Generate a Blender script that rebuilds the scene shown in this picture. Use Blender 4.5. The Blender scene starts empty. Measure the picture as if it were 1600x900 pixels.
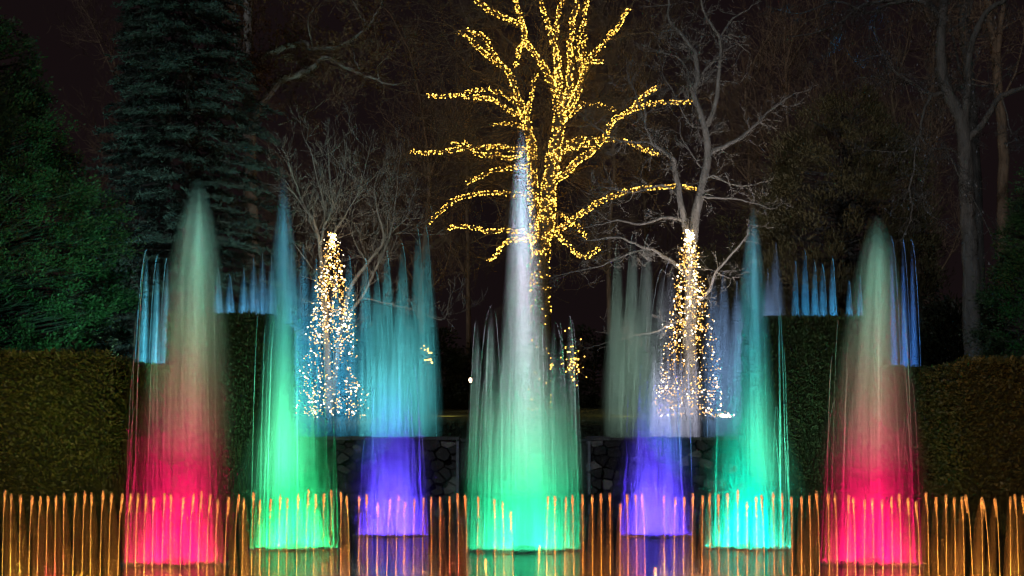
import bpy, math, random
import numpy as np
from mathutils import Vector, noise
C = bpy.context.scene
COL = C.collection
R = math.radians
PI = math.pi

# ------------------------------------------------------------------ camera
CH = 1.3                                   # eye height above the lower pool
cd = bpy.data.cameras.new('camera')
cam = bpy.data.objects.new('camera', cd)
COL.objects.link(cam)
C.camera = cam
cam.location = (0, 0, CH)
cam.rotation_euler = (PI / 2, 0, 0)
cd.sensor_width = 36
cd.lens = 36 * 1900 / 1600
cd.shift_y = 290 / 1600
cd.clip_end = 3000

def P(px, py, d):
    return Vector(((px - 800) / 1900 * d, d, CH + (740 - py) / 1900 * d))
def X(px, d): return (px - 800) / 1900 * d
def Zh(py, d): return CH + (740 - py) / 1900 * d

# ------------------------------------------------------------------ night sky, added fill sun, exposure
w = bpy.data.worlds.new('World')
C.world = w
w.use_nodes = True
bg = w.node_tree.nodes['Background']
bg.inputs[0].default_value = (.0068, .0040, .0045, 1)
bg.inputs[1].default_value = 1
sun = bpy.data.lights.new('front_fill', 'SUN')  # added sun lamp from high front left, fills in light on the trees
sun.energy = .5
sun.angle = R(2)
sun.color = (.92, .97, 1)
so = bpy.data.objects.new('front_fill', sun)
COL.objects.link(so)
so.rotation_euler = (R(58), 0, R(-22))
C.view_settings.view_transform = 'Standard'
C.view_settings.look = 'None'
C.view_settings.exposure = 0
C.view_settings.gamma = 1
C.cycles.use_denoising = True
C.cycles.denoising_input_passes = 'RGB'
C.cycles.volume_step_rate = .5
C.cycles.volume_bounces = 0
C.cycles.max_bounces = 5
C.cycles.diffuse_bounces = 1
C.cycles.glossy_bounces = 2
C.cycles.transparent_max_bounces = 64
C.cycles.sample_clamp_indirect = 3
C.cycles.use_light_tree = True
C.cycles.use_adaptive_sampling = False

def area(name, loc, size, spread, W, col, rot=(PI, 0, 0), sizey=None):
    L = bpy.data.lights.new(name, 'AREA')
    L.shape = 'RECTANGLE' if sizey else 'DISK'
    L.size = size
    if sizey: L.size_y = sizey
    L.spread = R(spread)
    L.energy = W
    L.color = col
    o = bpy.data.objects.new(name, L)
    COL.objects.link(o)
    o.location = loc
    o.rotation_euler = rot
    return o

def spot(name, loc, target, W, col, cone=70, rad=.15):
    """a floodlight: a small disc lamp with a limited beam (cone in degrees)"""
    q = math.sin(R(cone / 2)) ** 2 / (4 * PI)
    rot = (Vector(target) - Vector(loc)).to_track_quat('-Z', 'Y').to_euler()
    return area(name, loc, rad * 2, cone, W * q, col, rot)

# ------------------------------------------------------------------ materials
def nmat(name):
    m = bpy.data.materials.new(name)
    m.use_nodes = True
    return m, m.node_tree.nodes, m.node_tree.links

def mathn(n, l, op, a, b=None, c=None):
    k = n.new('ShaderNodeMath')
    k.operation = op
    for i, q in enumerate((a, b, c)):
        if q is None: continue
        if isinstance(q, (int, float)): k.inputs[i].default_value = q
        else: l.new(q, k.inputs[i])
    return k.outputs[0]

def surf(name, c1, c2, scale=5, rough=.8, bump=0, bscale=None, detail=4, stretch=(1, 1, 1), c3=None, spec=.3, sub=None):
    m, n, l = nmat(name)
    b = n['Principled BSDF']
    tc = n.new('ShaderNodeTexCoord')
    mp = n.new('ShaderNodeMapping')
    mp.inputs['Scale'].default_value = stretch
    l.new(tc.outputs['Object'], mp.inputs[0])
    nt = n.new('ShaderNodeTexNoise')
    nt.inputs['Scale'].default_value = scale
    nt.inputs['Detail'].default_value = detail
    l.new(mp.outputs[0], nt.inputs['Vector'])
    rp = n.new('ShaderNodeValToRGB')
    rp.color_ramp.elements[0].position = .3
    rp.color_ramp.elements[0].color = (*c1, 1)
    rp.color_ramp.elements[1].position = .7
    rp.color_ramp.elements[1].color = (*c2, 1)
    if c3:
        e = rp.color_ramp.elements.new(.52)
        e.color = (*c3, 1)
    l.new(nt.outputs[0], rp.inputs[0])
    l.new(rp.outputs[0], b.inputs['Base Color'])
    b.inputs['Roughness'].default_value = rough
    b.inputs['Specular IOR Level'].default_value = spec
    if bump:
        n2 = n.new('ShaderNodeTexNoise')
        n2.inputs['Scale'].default_value = bscale or scale * 4
        n2.inputs['Detail'].default_value = 5
        l.new(mp.outputs[0], n2.inputs['Vector'])
        bp = n.new('ShaderNodeBump')
        bp.inputs['Strength'].default_value = bump
        bp.inputs['Distance'].default_value = .05
        l.new(n2.outputs[0], bp.inputs['Height'])
        l.new(bp.outputs[0], b.inputs['Normal'])
    return m

def leafmat(name, c1, c2, scale=9, trans=.25):
    m, n, l = nmat(name)
    b = n['Principled BSDF']
    at = n.new('ShaderNodeAttribute')
    at.attribute_name = 'tint'
    rp = n.new('ShaderNodeValToRGB')
    rp.color_ramp.elements[0].color = (*c1, 1)
    rp.color_ramp.elements[1].color = (*c2, 1)
    l.new(at.outputs['Fac'], rp.inputs[0])
    l.new(rp.outputs[0], b.inputs['Base Color'])
    b.inputs['Roughness'].default_value = .55
    b.inputs['Specular IOR Level'].default_value = .35
    tr = n.new('ShaderNodeBsdfTranslucent')
    l.new(rp.outputs[0], tr.inputs[0])
    mx = n.new('ShaderNodeMixShader')
    mx.inputs[0].default_value = trans
    l.new(b.outputs[0], mx.inputs[1])
    l.new(tr.outputs[0], mx.inputs[2])
    l.new(mx.outputs[0], n['Material Output'].inputs[0])
    return m

def bulbmat(name, col, s):
    m, n, l = nmat(name)
    e = n.new('ShaderNodeEmission')
    e.inputs[0].default_value = (*col, 1)
    e.inputs[1].default_value = s
    l.new(e.outputs[0], n['Material Output'].inputs[0])
    n.remove(n['Principled BSDF'])
    return m

def water_stream(name, dens):
    m, n, l = nmat(name)
    n.remove(n['Principled BSDF'])
    v = n.new('ShaderNodeVolumeScatter')
    v.inputs['Color'].default_value = (1, 1, 1, 1)
    v.inputs['Density'].default_value = dens
    l.new(v.outputs[0], n['Material Output'].inputs['Volume'])
    return m

def water_spray(name, dens, power=.6, soft=1.5, freq=5, contrast=2.6, cut=.3, low=.5, seed=0., vfreq=.5, topfade=6.):
    """Fine spray: thins towards its edge, in long falling strands that follow the plume's outline."""
    m, n, l = nmat(name)
    n.remove(n['Principled BSDF'])
    v = n.new('ShaderNodeVolumeScatter')
    v.inputs['Color'].default_value = (1, 1, 1, 1)
    l.new(v.outputs[0], n['Material Output'].inputs['Volume'])
    tc = n.new('ShaderNodeTexCoord')
    sx = n.new('ShaderNodeSeparateXYZ')
    l.new(tc.outputs['Object'], sx.inputs[0])
    M = lambda op, a, b=None, c=None: mathn(n, l, op, a, b, c)
    x, y, z = sx.outputs
    t = M('MAXIMUM', M('SUBTRACT', 1, z), .0004)
    Rz = M('POWER', t, power)
    u, q = M('DIVIDE', x, Rz), M('DIVIDE', y, Rz)
    r = M('SQRT', M('ADD', M('MULTIPLY', u, u), M('MULTIPLY', q, q)))
    g = M('POWER', M('MAXIMUM', M('SUBTRACT', 1, r), 0), soft)
    cb = n.new('ShaderNodeCombineXYZ')
    l.new(M('MULTIPLY', u, freq), cb.inputs[0])
    l.new(M('MULTIPLY', q, freq), cb.inputs[1])
    l.new(M('MULTIPLY_ADD', z, vfreq, seed), cb.inputs[2])
    nt = n.new('ShaderNodeTexNoise')
    nt.inputs['Scale'].default_value = 1
    nt.inputs['Detail'].default_value = 1.5
    l.new(cb.outputs[0], nt.inputs['Vector'])
    s = M('MAXIMUM', M('MULTIPLY', M('SUBTRACT', nt.outputs[0], cut), contrast), .08)
    zz = M('MULTIPLY_ADD', z, 1 - low, low)
    tf = M('MINIMUM', M('MULTIPLY', t, topfade), 1)
    l.new(M('MULTIPLY', M('MULTIPLY', M('MULTIPLY', g, s), M('MULTIPLY', zz, tf)), dens), v.inputs['Density'])
    return m

# ------------------------------------------------------------------ mesh helpers
class MB:
    def __init__(s): s.v = []; s.f = []
    def add(s, vs, fs):
        k = len(s.v)
        s.v += [tuple(q) for q in vs]
        s.f += [tuple(i + k for i in f) for f in fs]
    def box(s, a, b, j=0):
        x0, y0, z0 = a; x1, y1, z1 = b
        vs = [(x, y, z) for z in (z0, z1) for y in (y0, y1) for x in (x0, x1)]
        if j: vs = [(x + random.uniform(-j, j), y + random.uniform(-j, j), z + random.uniform(-j, j)) for x, y, z in vs]
        s.add(vs, [(0, 2, 3, 1), (4, 5, 7, 6), (0, 1, 5, 4), (2, 6, 7, 3), (0, 4, 6, 2), (1, 3, 7, 5)])
    def tube(s, pts, rad, seg=6):
        pts = [Vector(p) for p in pts]
        if len(pts) < 2: return
        vs = []; fs = []
        up = None
        for i, p in enumerate(pts):
            t = (pts[min(i + 1, len(pts) - 1)] - pts[max(i - 1, 0)])
            t = t.normalized() if t.length > 1e-9 else Vector((0, 0, 1))
            if up is None:
                up = t.orthogonal().normalized()
            a = (up - t * up.dot(t))
            a = a.normalized() if a.length > 1e-6 else t.orthogonal().normalized()
            up = a
            b = t.cross(a)
            for k in range(seg):
                an = 2 * PI * k / seg
                vs.append(p + (a * math.cos(an) + b * math.sin(an)) * rad[i])
        for i in range(len(pts) - 1):
            for k in range(seg):
                q = (k + 1) % seg
                fs.append((i * seg + k, i * seg + q, (i + 1) * seg + q, (i + 1) * seg + k))
        fs.append(tuple(range(seg))[::-1])
        fs.append(tuple((len(pts) - 1) * seg + k for k in range(seg)))
        s.add(vs, fs)
    def lathe(s, prof, seg=20, c=(0, 0, 0)):
        vs = []; fs = []
        for r, z in prof:
            for k in range(seg):
                a = 2 * PI * k / seg
                vs.append((c[0] + r * math.cos(a), c[1] + r * math.sin(a), c[2] + z))
        for i in range(len(prof) - 1):
            for k in range(seg):
                q = (k + 1) % seg
                fs.append((i * seg + k, i * seg + q, (i + 1) * seg + q, (i + 1) * seg + k))
        fs.append(tuple(range(seg))[::-1])
        fs.append(tuple((len(prof) - 1) * seg + k for k in range(seg)))
        s.add(vs, fs)
    def mesh(s, name, m, smooth=False):
        me = bpy.data.meshes.new(name)
        me.from_pydata(s.v, [], s.f)
        if m: me.materials.append(m)
        if smooth: me.shade_smooth()
        return me
    def obj(s, name, m, parent=None, kind=None, smooth=False):
        return link(name, s.mesh(name, m, smooth), parent, kind)

def link(name, me, parent=None, kind=None):
    o = bpy.data.objects.new(name, me)
    COL.objects.link(o)
    if parent is not None:
        o.parent = parent
        o.matrix_parent_inverse = parent.matrix_world.inverted() if False else o.matrix_parent_inverse
    if kind: o['kind'] = kind
    return o

def thing(name, label, cat, loc=(0, 0, 0), group=None):
    o = bpy.data.objects.new(name, None)
    COL.objects.link(o)
    o.location = loc
    o['label'] = label
    o['category'] = cat
    if group: o['group'] = group
    return o

def tag(o, label, cat, group=None):
    o['label'] = label; o['category'] = cat
    if group: o['group'] = group
    return o

def leaves(name, m, P0, D, size, aspect=.45, parent=None, rng=None, droop=0., shape='diamond', kind='stuff'):
    """P0 (n,3) roots, D (n,3) directions, size (n,) lengths: one leaf-sized face each, with its own tint."""
    n = len(P0)
    rng = rng or np.random.default_rng(3)
    D = D / (np.linalg.norm(D, axis=1, keepdims=True) + 1e-9)
    rv = rng.normal(size=(n, 3))
    W = np.cross(D, rv)
    W /= (np.linalg.norm(W, axis=1, keepdims=True) + 1e-9)
    s = size[:, None]
    if shape == 'diamond':
        a = P0; b = P0 + D * s * .5 + W * s * aspect * .5; c = P0 + D * s; d = P0 + D * s * .5 - W * s * aspect * .5
        V = np.stack([a, b, c, d], 1).reshape(-1, 3)
        k = 4
    else:
        a = P0 - W * s * aspect * .5; b = P0 + W * s * aspect * .5; c = P0 + D * s
        V = np.stack([a, b, c], 1).reshape(-1, 3)
        k = 3
    me = bpy.data.meshes.new(name)
    me.vertices.add(n * k)
    me.vertices.foreach_set('co', V.astype(np.float32).ravel())
    me.loops.add(n * k)
    me.loops.foreach_set('vertex_index', np.arange(n * k, dtype=np.int32))
    me.polygons.add(n)
    me.polygons.foreach_set('loop_start', (np.arange(n) * k).astype(np.int32))
    me.update()
    at = me.attributes.new('tint', 'FLOAT', 'POINT')
    at.data.foreach_set('value', np.repeat(rng.random(n), k).astype(np.float32))
    me.materials.append(m)
    return link(name, me, parent, kind)

# ------------------------------------------------------------------ the setting
M_WATER, n_, l_ = nmat('pool_water')
b_ = n_['Principled BSDF']
b_.inputs['Base Color'].default_value = (.006, .008, .010, 1)
b_.inputs['Roughness'].default_value = .08
b_.inputs['Specular IOR Level'].default_value = .6
tc_ = n_.new('ShaderNodeTexCoord')
mp_ = n_.new('ShaderNodeMapping'); mp_.inputs['Scale'].default_value = (1.2, 3.4, 1)
l_.new(tc_.outputs['Object'], mp_.inputs[0])
nt_ = n_.new('ShaderNodeTexNoise'); nt_.inputs['Scale'].default_value = 1.6; nt_.inputs['Detail'].default_value = 4
l_.new(mp_.outputs[0], nt_.inputs['Vector'])
bp_ = n_.new('ShaderNodeBump'); bp_.inputs['Strength'].default_value = .35; bp_.inputs['Distance'].default_value = .03
l_.new(nt_.outputs[0], bp_.inputs['Height']); l_.new(bp_.outputs[0], b_.inputs['Normal'])

M_GRASS = surf('lawn_grass', (.03, .04, .012), (.06, .065, .02), 3, .95, .4, 30)
M_SOIL = surf('garden_soil', (.02, .016, .01), (.05, .038, .022), 2, .95, .5, 12)
M_STONE = [surf('rubble_stone_%d' % i, a, b, 4, .75, .6, 14) for i, (a, b) in enumerate([
    ((.02, .02, .023), (.05, .05, .056)), ((.01, .01, .012), (.028, .028, .031)), ((.06, .06, .062), (.15, .145, .145))])]
M_MORTAR = surf('mortar', (.02, .02, .022), (.05, .05, .052), 8, .95, .4)
M_COPING = surf('coping_stone', (.03, .034, .04), (.07, .075, .085), 5, .6, .3)
M_PALE = surf('pale_stone_edge', (.08, .10, .13), (.16, .18, .22), 9, .5)
M_METAL = surf('dark_bronze', (.02, .02, .02), (.05, .045, .04), 20, .4)

def plane_grid(name, x0, x1, y0, y1, nx, ny, zf, m, kind='structure'):
    mb = MB()
    vs = [(x0 + (x1 - x0) * i / nx, y0 + (y1 - y0) * j / ny, 0) for j in range(ny + 1) for i in range(nx + 1)]
    vs = [(x, y, zf(x, y)) for x, y, _ in vs]
    fs = [(j * (nx + 1) + i, j * (nx + 1) + i + 1, (j + 1) * (nx + 1) + i + 1, (j + 1) * (nx + 1) + i) for j in range(ny) for i in range(nx)]
    mb.add(vs, fs)
    return mb.obj(name, m, None, kind, True)

WALL_D = 33.0
def ground_z(x, y):
    if y < 43: return 2.12
    t = min(1, (y - 43) / 3.)
    return 2.12 + t * (CH + .0462 * 46 - 2.12) + min(max(0, y - 46), 3) * .0462 + max(0, min(y, 130) - 49) * .07 + .06 * noise.noise(Vector((x * .3, y * .3, 0)))
plane_grid('pool_floor', -60, 60, -12, 37, 4, 4, lambda x, y: -.6, M_SOIL)
water = plane_grid('pool_water', -14.5, 14.5, -10, 36.2, 2, 2, lambda x, y: 0., M_WATER)
plane_grid('terrace_pool_floor', -30, 30, 36.6, 45, 4, 2, lambda x, y: 2.0, M_SOIL)
terr = plane_grid('terrace_pool_water', -24, 24, 36.6, 43.2, 2, 2, lambda x, y: 2.16, M_WATER)
lawn = plane_grid('lawn', -150, 150, 43, 330, 60, 90, lambda x, y: ground_z(x, y), M_GRASS)
plane_grid('side_ground', -80, -10.6, -10, 43.5, 6, 6, lambda x, y: .12 + (2.0 if y > 36 else 0), M_SOIL)
plane_grid('side_ground', 10.6, 80, -10, 43.5, 6, 6, lambda x, y: .12 + (2.0 if y > 36 else 0), M_SOIL)

# ---- rubble retaining walls
def clip_poly(poly, a, b, c):
    out = []
    for i in range(len(poly)):
        p, q = poly[i], poly[(i + 1) % len(poly)]
        dp, dq = a * p[0] + b * p[1] - c, a * q[0] + b * q[1] - c
        if dp <= 0: out.append(p)
        if (dp < 0) != (dq < 0) and abs(dp - dq) > 1e-12:
            t = dp / (dp - dq)
            out.append((p[0] + t * (q[0] - p[0]), p[1] + t * (q[1] - p[1])))
    return out

def rubble_wall(label, x0, x1, z1, d, nst, seed, sx=1.35, label_edge=None, edge=None):
    rnd = random.Random(seed)
    t = thing('stone_wall', label, 'wall', (x0, d, 0))
    mb = MB(); mb.box((0, .06, -.5), (x1 - x0, .9, z1)); mb.obj('mortar_core', M_MORTAR, t)
    W, H = x1 - x0, z1
    pts = []
    while len(pts) < nst:
        best, bd = None, -1
        for _ in range(12):
            q = (rnd.uniform(0, W), rnd.uniform(-.1, H))
            dd = min([((q[0] - p[0]) / sx) ** 2 + (q[1] - p[1]) ** 2 for p in pts] or [9])
            if dd > bd: best, bd = q, dd
        pts.append(best)
    for i, p in enumerate(pts):
        poly = [(0, -.1), (W, -.1), (W, H), (0, H)]
        for j, q in enumerate(pts):
            if i == j: continue
            ax, ay = (q[0] - p[0]) / sx ** 2, q[1] - p[1]
            mx, my = (p[0] + q[0]) / 2, (p[1] + q[1]) / 2
            L = math.hypot(ax, ay)
            poly = clip_poly(poly, ax / L, ay / L, (ax * mx + ay * my) / L - .003)
            if len(poly) < 3: break
        if len(poly) < 3: continue
        cx = sum(a for a, _ in poly) / len(poly); cz = sum(b for _, b in poly) / len(poly)
        dep = rnd.choice((.03, .06, .1, .16, .2)); n = len(poly); sl, sv = rnd.uniform(-.35, .35), rnd.uniform(-.35, .35)
        vs = [(a, .08, b) for a, b in poly]
        vs += [(cx + (a - cx) * .985, -dep * .5 + rnd.uniform(-.02, .02), cz + (b - cz) * .985) for a, b in poly]
        vs += [(cx + (a - cx) * .88, min(0, -dep + sl * (a - cx) + sv * (b - cz) + rnd.uniform(-.02, .02)), cz + (b - cz) * .88) for a, b in poly]
        fs = [(i_, (i_ + 1) % n, n + (i_ + 1) % n, n + i_) for i_ in range(n)]
        fs += [(n + i_, n + (i_ + 1) % n, 2 * n + (i_ + 1) % n, 2 * n + i_) for i_ in range(n)]
        fs += [tuple(2 * n + i_ for i_ in range(n))]
        m = MB(); m.add(vs, fs)
        m.obj('stone', M_STONE[rnd.choice((0, 0, 1, 1, 1, 2))], t)
    # coping course of separate slabs
    x = 0
    while x < W - .05:
        L = min(rnd.uniform(.35, .8), W - x)
        m = MB(); m.box((x + .008, -.13, z1 + .003), (x + L - .008, .9, z1 + .07 + rnd.uniform(0, .045)), .01)
        m.obj('coping_stone', M_COPING, t)
        x += L
    if edge is not None:
        m = MB(); m.box((edge - .035, -.17, .1), (edge + .035, -.09, z1 - .02)); m.obj('corner_strip', M_PALE, t)
    return t
zt = Zh(688, WALL_D)
rubble_wall('rubble stone retaining wall left of the central green fountain', X(395, WALL_D), X(718, WALL_D), zt, WALL_D, 150, 5, edge=X(717, WALL_D) - X(395, WALL_D) - .03)
rubble_wall('rubble stone retaining wall right of the central green fountain', X(916, WALL_D), X(1215, WALL_D), zt, WALL_D, 140, 9, edge=.07)
rc = thing('recessed_wall', 'dark smooth wall set back behind the central fountain, between two rubble walls', 'wall', (0, 35.6, 0))
m = MB(); m.box((X(690, 35.6), 0, -.5), (X(945, 35.6), .6, Zh(690, 35.6))); m.obj('wall_face', M_MORTAR, rc)
xx = X(690, 35.6)
while xx < X(945, 35.6) - .1:
    m = MB(); m.box((xx + .006, -.06, Zh(690, 35.6) + .003), (xx + .93, .66, Zh(690, 35.6) + .08)); m.obj('coping_stone', M_COPING, rc)
    xx += .94
st = thing('stone_steps', 'low stone steps across the foot of the recess behind the central fountain', 'steps', (0, 33, 0))
m = MB(); m.box((X(712, 33), -.25, -.3), (X(922, 33), 1.2, .10)); m.obj('step', M_COPING, st)
m = MB(); m.box((X(720, 33), .15, .103), (X(914, 33), 1.6, .26)); m.obj('step', M_COPING, st)
for (a, b) in ((712, 738), (884, 922)):
    m = MB(); m.box((X(a, 33), -.28, .085), (X(b, 33), -.252, .115)); m.obj('step_edging', M_PALE, st)

# ------------------------------------------------------------------ hedges
L_HEDGE = leafmat('hedge_leaf', (.035, .045, .015), (.11, .10, .03))
L_PIER = leafmat('yew_pier_leaf', (.03, .045, .02), (.085, .10, .045))
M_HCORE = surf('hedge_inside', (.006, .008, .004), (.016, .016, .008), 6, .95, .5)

def hedge(label, x0, x1, y0, y1, z0, z1, m, dens=900, size=.085, seed=1, faces=('front', 'top', 'left', 'right'), tuft=.12, group=None):
    rng = np.random.default_rng(seed)
    t = thing('clipped_hedge', label, 'hedge', ((x0 + x1) / 2, (y0 + y1) / 2, z0), group)
    cx, cy = (x0 + x1) / 2, (y0 + y1) / 2
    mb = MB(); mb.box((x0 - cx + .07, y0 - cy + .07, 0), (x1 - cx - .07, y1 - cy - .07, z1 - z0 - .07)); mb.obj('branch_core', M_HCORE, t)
    Ps, Ds, Ss = [], [], []
    def face(n, f, nrm, sz=1.):
        u, v = rng.random(n), rng.random(n)
        p = f(u, v)
        nm = np.array(nrm, float)
        lump = np.array([noise.noise(Vector(q) * 1.3) for q in p[::8]])
        lump = np.repeat(lump, 8)[:n] if len(lump) * 8 >= n else np.resize(np.repeat(lump, 8), n)
        fine = np.array([noise.noise(Vector(q) * 6.) for q in p])
        dep = rng.random(n) ** 1.6
        p = p + nm * (fine * .06 - dep * .13 + .03)[:, None]
        d = nm * .8 + rng.normal(size=(n, 3)) * .6 + np.array([0, 0, .45])
        Ps.append(p); Ds.append(d); Ss.append(size * sz * (.6 + .8 * rng.random(n)))
    w_, d_, h_ = x1 - x0, y1 - y0, z1 - z0
    Z0 = 0
    if 'front' in faces:
        face(int(w_ * h_ * dens), lambda u, v: np.stack([x0 - cx + u * w_, np.full_like(u, y0 - cy), v * h_], 1), (0, -1, 0))
    if 'top' in faces:
        face(int(w_ * d_ * dens * .8), lambda u, v: np.stack([x0 - cx + u * w_, y0 - cy + v * d_, np.full_like(u, h_)], 1), (0, 0, 1))
        k = int(w_ * 130)
        u = rng.random(k)
        Ps.append(np.stack([x0 - cx + u * w_, y0 - cy + rng.random(k) * .25, np.full(k, h_ - .03)], 1))
        Ds.append(rng.normal(size=(k, 3)) * .35 + np.array([0, -.1, 1.])); Ss.append(tuft * (.4 + rng.random(k)))
    if 'left' in faces:
        face(int(d_ * h_ * dens * .8), lambda u, v: np.stack([np.full_like(u, x0 - cx), y0 - cy + u * d_, v * h_], 1), (-1, 0, 0))
    if 'right' in faces:
        face(int(d_ * h_ * dens * .8), lambda u, v: np.stack([np.full_like(u, x1 - cx), y0 - cy + u * d_, v * h_], 1), (1, 0, 0))
    leaves('foliage', m, np.concatenate(Ps), np.concatenate(Ds), np.concatenate(Ss), .5, t, rng)
    return t

hedge('broad clipped hedge at the left edge, lit olive green, nearest on the left', X(-260, 24), X(168, 24), 24, 26.5, 0, Zh(556, 24), L_HEDGE, 1300, .08, 1, ('front', 'top', 'right'), .16)
hedge('lower dark hedge running back beside the tall pier behind the left magenta fountain', X(120, 30), X(268, 30), 30, 32, 0, Zh(573, 30), L_PIER, 900, .085, 2, ('front', 'top', 'right'))
hedge('tall clipped yew pier behind the left magenta fountain, squared top', X(262, 30.5), X(424, 30.5), 30.5, 33.4, 0, Zh(494, 30.5), L_PIER, 900, .085, 3, ('front', 'top', 'right', 'left'))
hedge('tall clipped yew pier behind the right magenta fountain, squared top', X(1196, 30.5), X(1356, 30.5), 30.5, 33.4, 0, Zh(498, 30.5), L_PIER, 900, .085, 4, ('front', 'top', 'left', 'right'))
hedge('lower green hedge right of the tall pier, behind the right magenta fountain', X(1352, 29), X(1478, 29), 29, 31.5, 0, Zh(577, 29), L_HEDGE, 900, .085, 5, ('front', 'top', 'right'))
hedge('dark recessed hedge length between the two right hand hedges', X(1460, 30), X(1530, 30), 30.2, 32.4, 0, Zh(576, 30), L_PIER, 700, .085, 6, ('front', 'top'))
hedge('broad clipped hedge at the right edge, olive brown, nearest on the right', X(1502, 25), X(1900, 25), 25, 27.5, 0, Zh(566, 25), L_HEDGE, 1300, .08, 7, ('front', 'top', 'left'), .16)
hedge('long low dark hedge on the terrace behind the two walls', X(400, 44), X(1250, 44), 44, 45, 2.2, Zh(661, 44), L_PIER, 260, .12, 8, ('front', 'top'), .1)

# ------------------------------------------------------------------ trees
M_BARK_GREY = surf('grey_bark', (.16, .15, .14), (.33, .31, .29), 3, .85, .7, 9, stretch=(3, 3, .6))
M_BARK_DARK = surf('dark_bark', (.035, .035, .034), (.085, .08, .075), 3, .9, .8, 8, stretch=(3, 3, .6))
M_BARK_MID = surf('weathered_bark', (.055, .053, .05), (.13, .12, .11), 3, .85, .8, 8, stretch=(3, 3, .6))
M_BARK_BROWN = surf('brown_bark', (.12, .08, .052), (.27, .18, .12), 3, .9, .6, 9, stretch=(3, 3, .6))
M_BARK_GOLD = surf('brown_oak_bark', (.10, .075, .05), (.2, .15, .09), 3, .9, .6, 9, stretch=(3, 3, .6))
B_GOLD = bulbmat('gold_bulb', (1, .54, .07), 24)
B_WARM = bulbmat('warm_white_bulb', (1, .82, .5), 20)
B_AMBER = bulbmat('amber_bulb', (1, .5, .1), 16)

def smooth_pts(pts, k=4, wig=0., rnd=random):
    """Catmull-Rom through the limb's joints, with a little natural wiggle."""
    out = []
    n = len(pts)
    for i in range(n - 1):
        p0, p1, p2, p3 = pts[max(i - 1, 0)], pts[i], pts[i + 1], pts[min(i + 2, n - 1)]
        for j in range(k):
            t = j / k
            q = .5 * ((2 * p1) + (-p0 + p2) * t + (2 * p0 - 5 * p1 + 4 * p2 - p3) * t * t + (-p0 + 3 * p1 - 3 * p2 + p3) * t ** 3)
            if wig and out: q = q + Vector((rnd.uniform(-wig, wig), rnd.uniform(-wig, wig), rnd.uniform(-wig, wig)))
            out.append(q)
    out.append(pts[-1].copy())
    return out

def twig(mb, p, d, L, r, depth, rnd, up=.12, spread=.9, kink=.28, kids=3, store=None, minr=.004):
    n = max(3, min(8, int(L / .28) + 2))
    pts = [p.copy()]; rad = [r]
    dd = d.normalized()
    for i in range(n):
        dd = (dd + Vector((rnd.gauss(0, kink), rnd.gauss(0, kink), rnd.gauss(0, kink) + up))).normalized()
        pts.append(pts[-1] + dd * (L / n)); rad.append(max(minr, r * (1 - .82 * (i + 1) / n)))
    mb.tube(pts, rad, 4 if r > .03 else 3)
    if store is not None and depth == 0: store.append(pts[-1])
    if depth > 0:
        for _ in range(kids):
            i = rnd.randint(1, n - 1)
            t = (pts[i + 1] - pts[i]).normalized()
            side = t.orthogonal(); side.rotate(__import__('mathutils').Quaternion(t, rnd.uniform(0, 2 * PI)))
            nd = (t * (1 - spread * .35) + side.normalized() * spread * rnd.uniform(.5, 1.1)).normalized()
            twig(mb, pts[i], nd, L * rnd.uniform(.4, .72), max(minr, rad[i] * .62), depth - 1, rnd, up, spread, kink, kids, store, minr)

def limb_tree(t, org, d, limbs, m, twm, rnd, twigs=10, tl=1.6, depth=2, kink=.28, up=.08, kids=3, dj=.8, wig=.03, bulbs=None, names=('trunk', 'limb'), minr=.004, tr=.03, fat=1.):
    """limbs: list of (points in photo pixels, r0, r1, lit).  t sits at org."""
    tw = MB()
    tips = []
    ends = {}
    for li, (pp, r0, r1, lit) in enumerate(limbs):
        off = ends.get(tuple(pp[0]), None)
        ph = rnd.uniform(-dj, dj)
        base = []
        n = len(pp)
        key0 = tuple(pp[0])
        dd0 = ends.get(key0, 0.)
        for i, q in enumerate(pp):
            dep = d + dd0 + (ph * (i / max(1, n - 1)) if li > 0 else 0.)
            ends.setdefault(tuple(q), dep - d)
            base.append(P(q[0], q[1], dep) - org)
        pts = smooth_pts(base, 4, wig, rnd)
        N = len(pts)
        rad = [r0 + (r1 - r0) * (i / (N - 1)) ** .8 for i in range(N)]
        rad = [q * fat for q in rad]
        mb = MB(); mb.tube(pts, rad, 9 if r0 > .12 else 6)
        mb.obj(names[0] if li == 0 else names[1], m, t, None, True)
        length = sum((pts[i + 1] - pts[i]).length for i in range(N - 1))
        k = int(twigs * length / 4 * rnd.uniform(.8, 1.2)) + 1
        for _ in range(k):
            i = rnd.randint(1 if li else N // 2, N - 2)
            tg = (pts[i + 1] - pts[i]).normalized()
            side = Vector((rnd.gauss(0, 1), rnd.gauss(0, .6), rnd.gauss(0, 1)))
            nd = (tg * .7 + side.normalized() * .9).normalized()
            twig(tw, pts[i], nd, tl * rnd.uniform(.4, 1.15), min(rad[i] * .6, tr), depth, rnd, up, .9, kink, kids, tips, minr)
        twig(tw, pts[-1], (pts[-1] - pts[-2]), tl * .8, min(r1, tr), depth, rnd, up, .9, kink, kids, tips, minr)
        if lit and bulbs is not None: bulbs.append((pts, rad, lit))
    tw.obj('twigs', twm, t, 'stuff')
    return tips

def octa(c, r):
    x, y, z = c
    return [(x + r, y, z), (x - r, y, z), (x, y + r, z), (x, y - r, z), (x, y, z + r), (x, y, z - r)]
OF = [(0, 2, 4), (2, 1, 4), (1, 3, 4), (3, 0, 4), (2, 0, 5), (1, 2, 5), (3, 1, 5), (0, 3, 5)]

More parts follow.
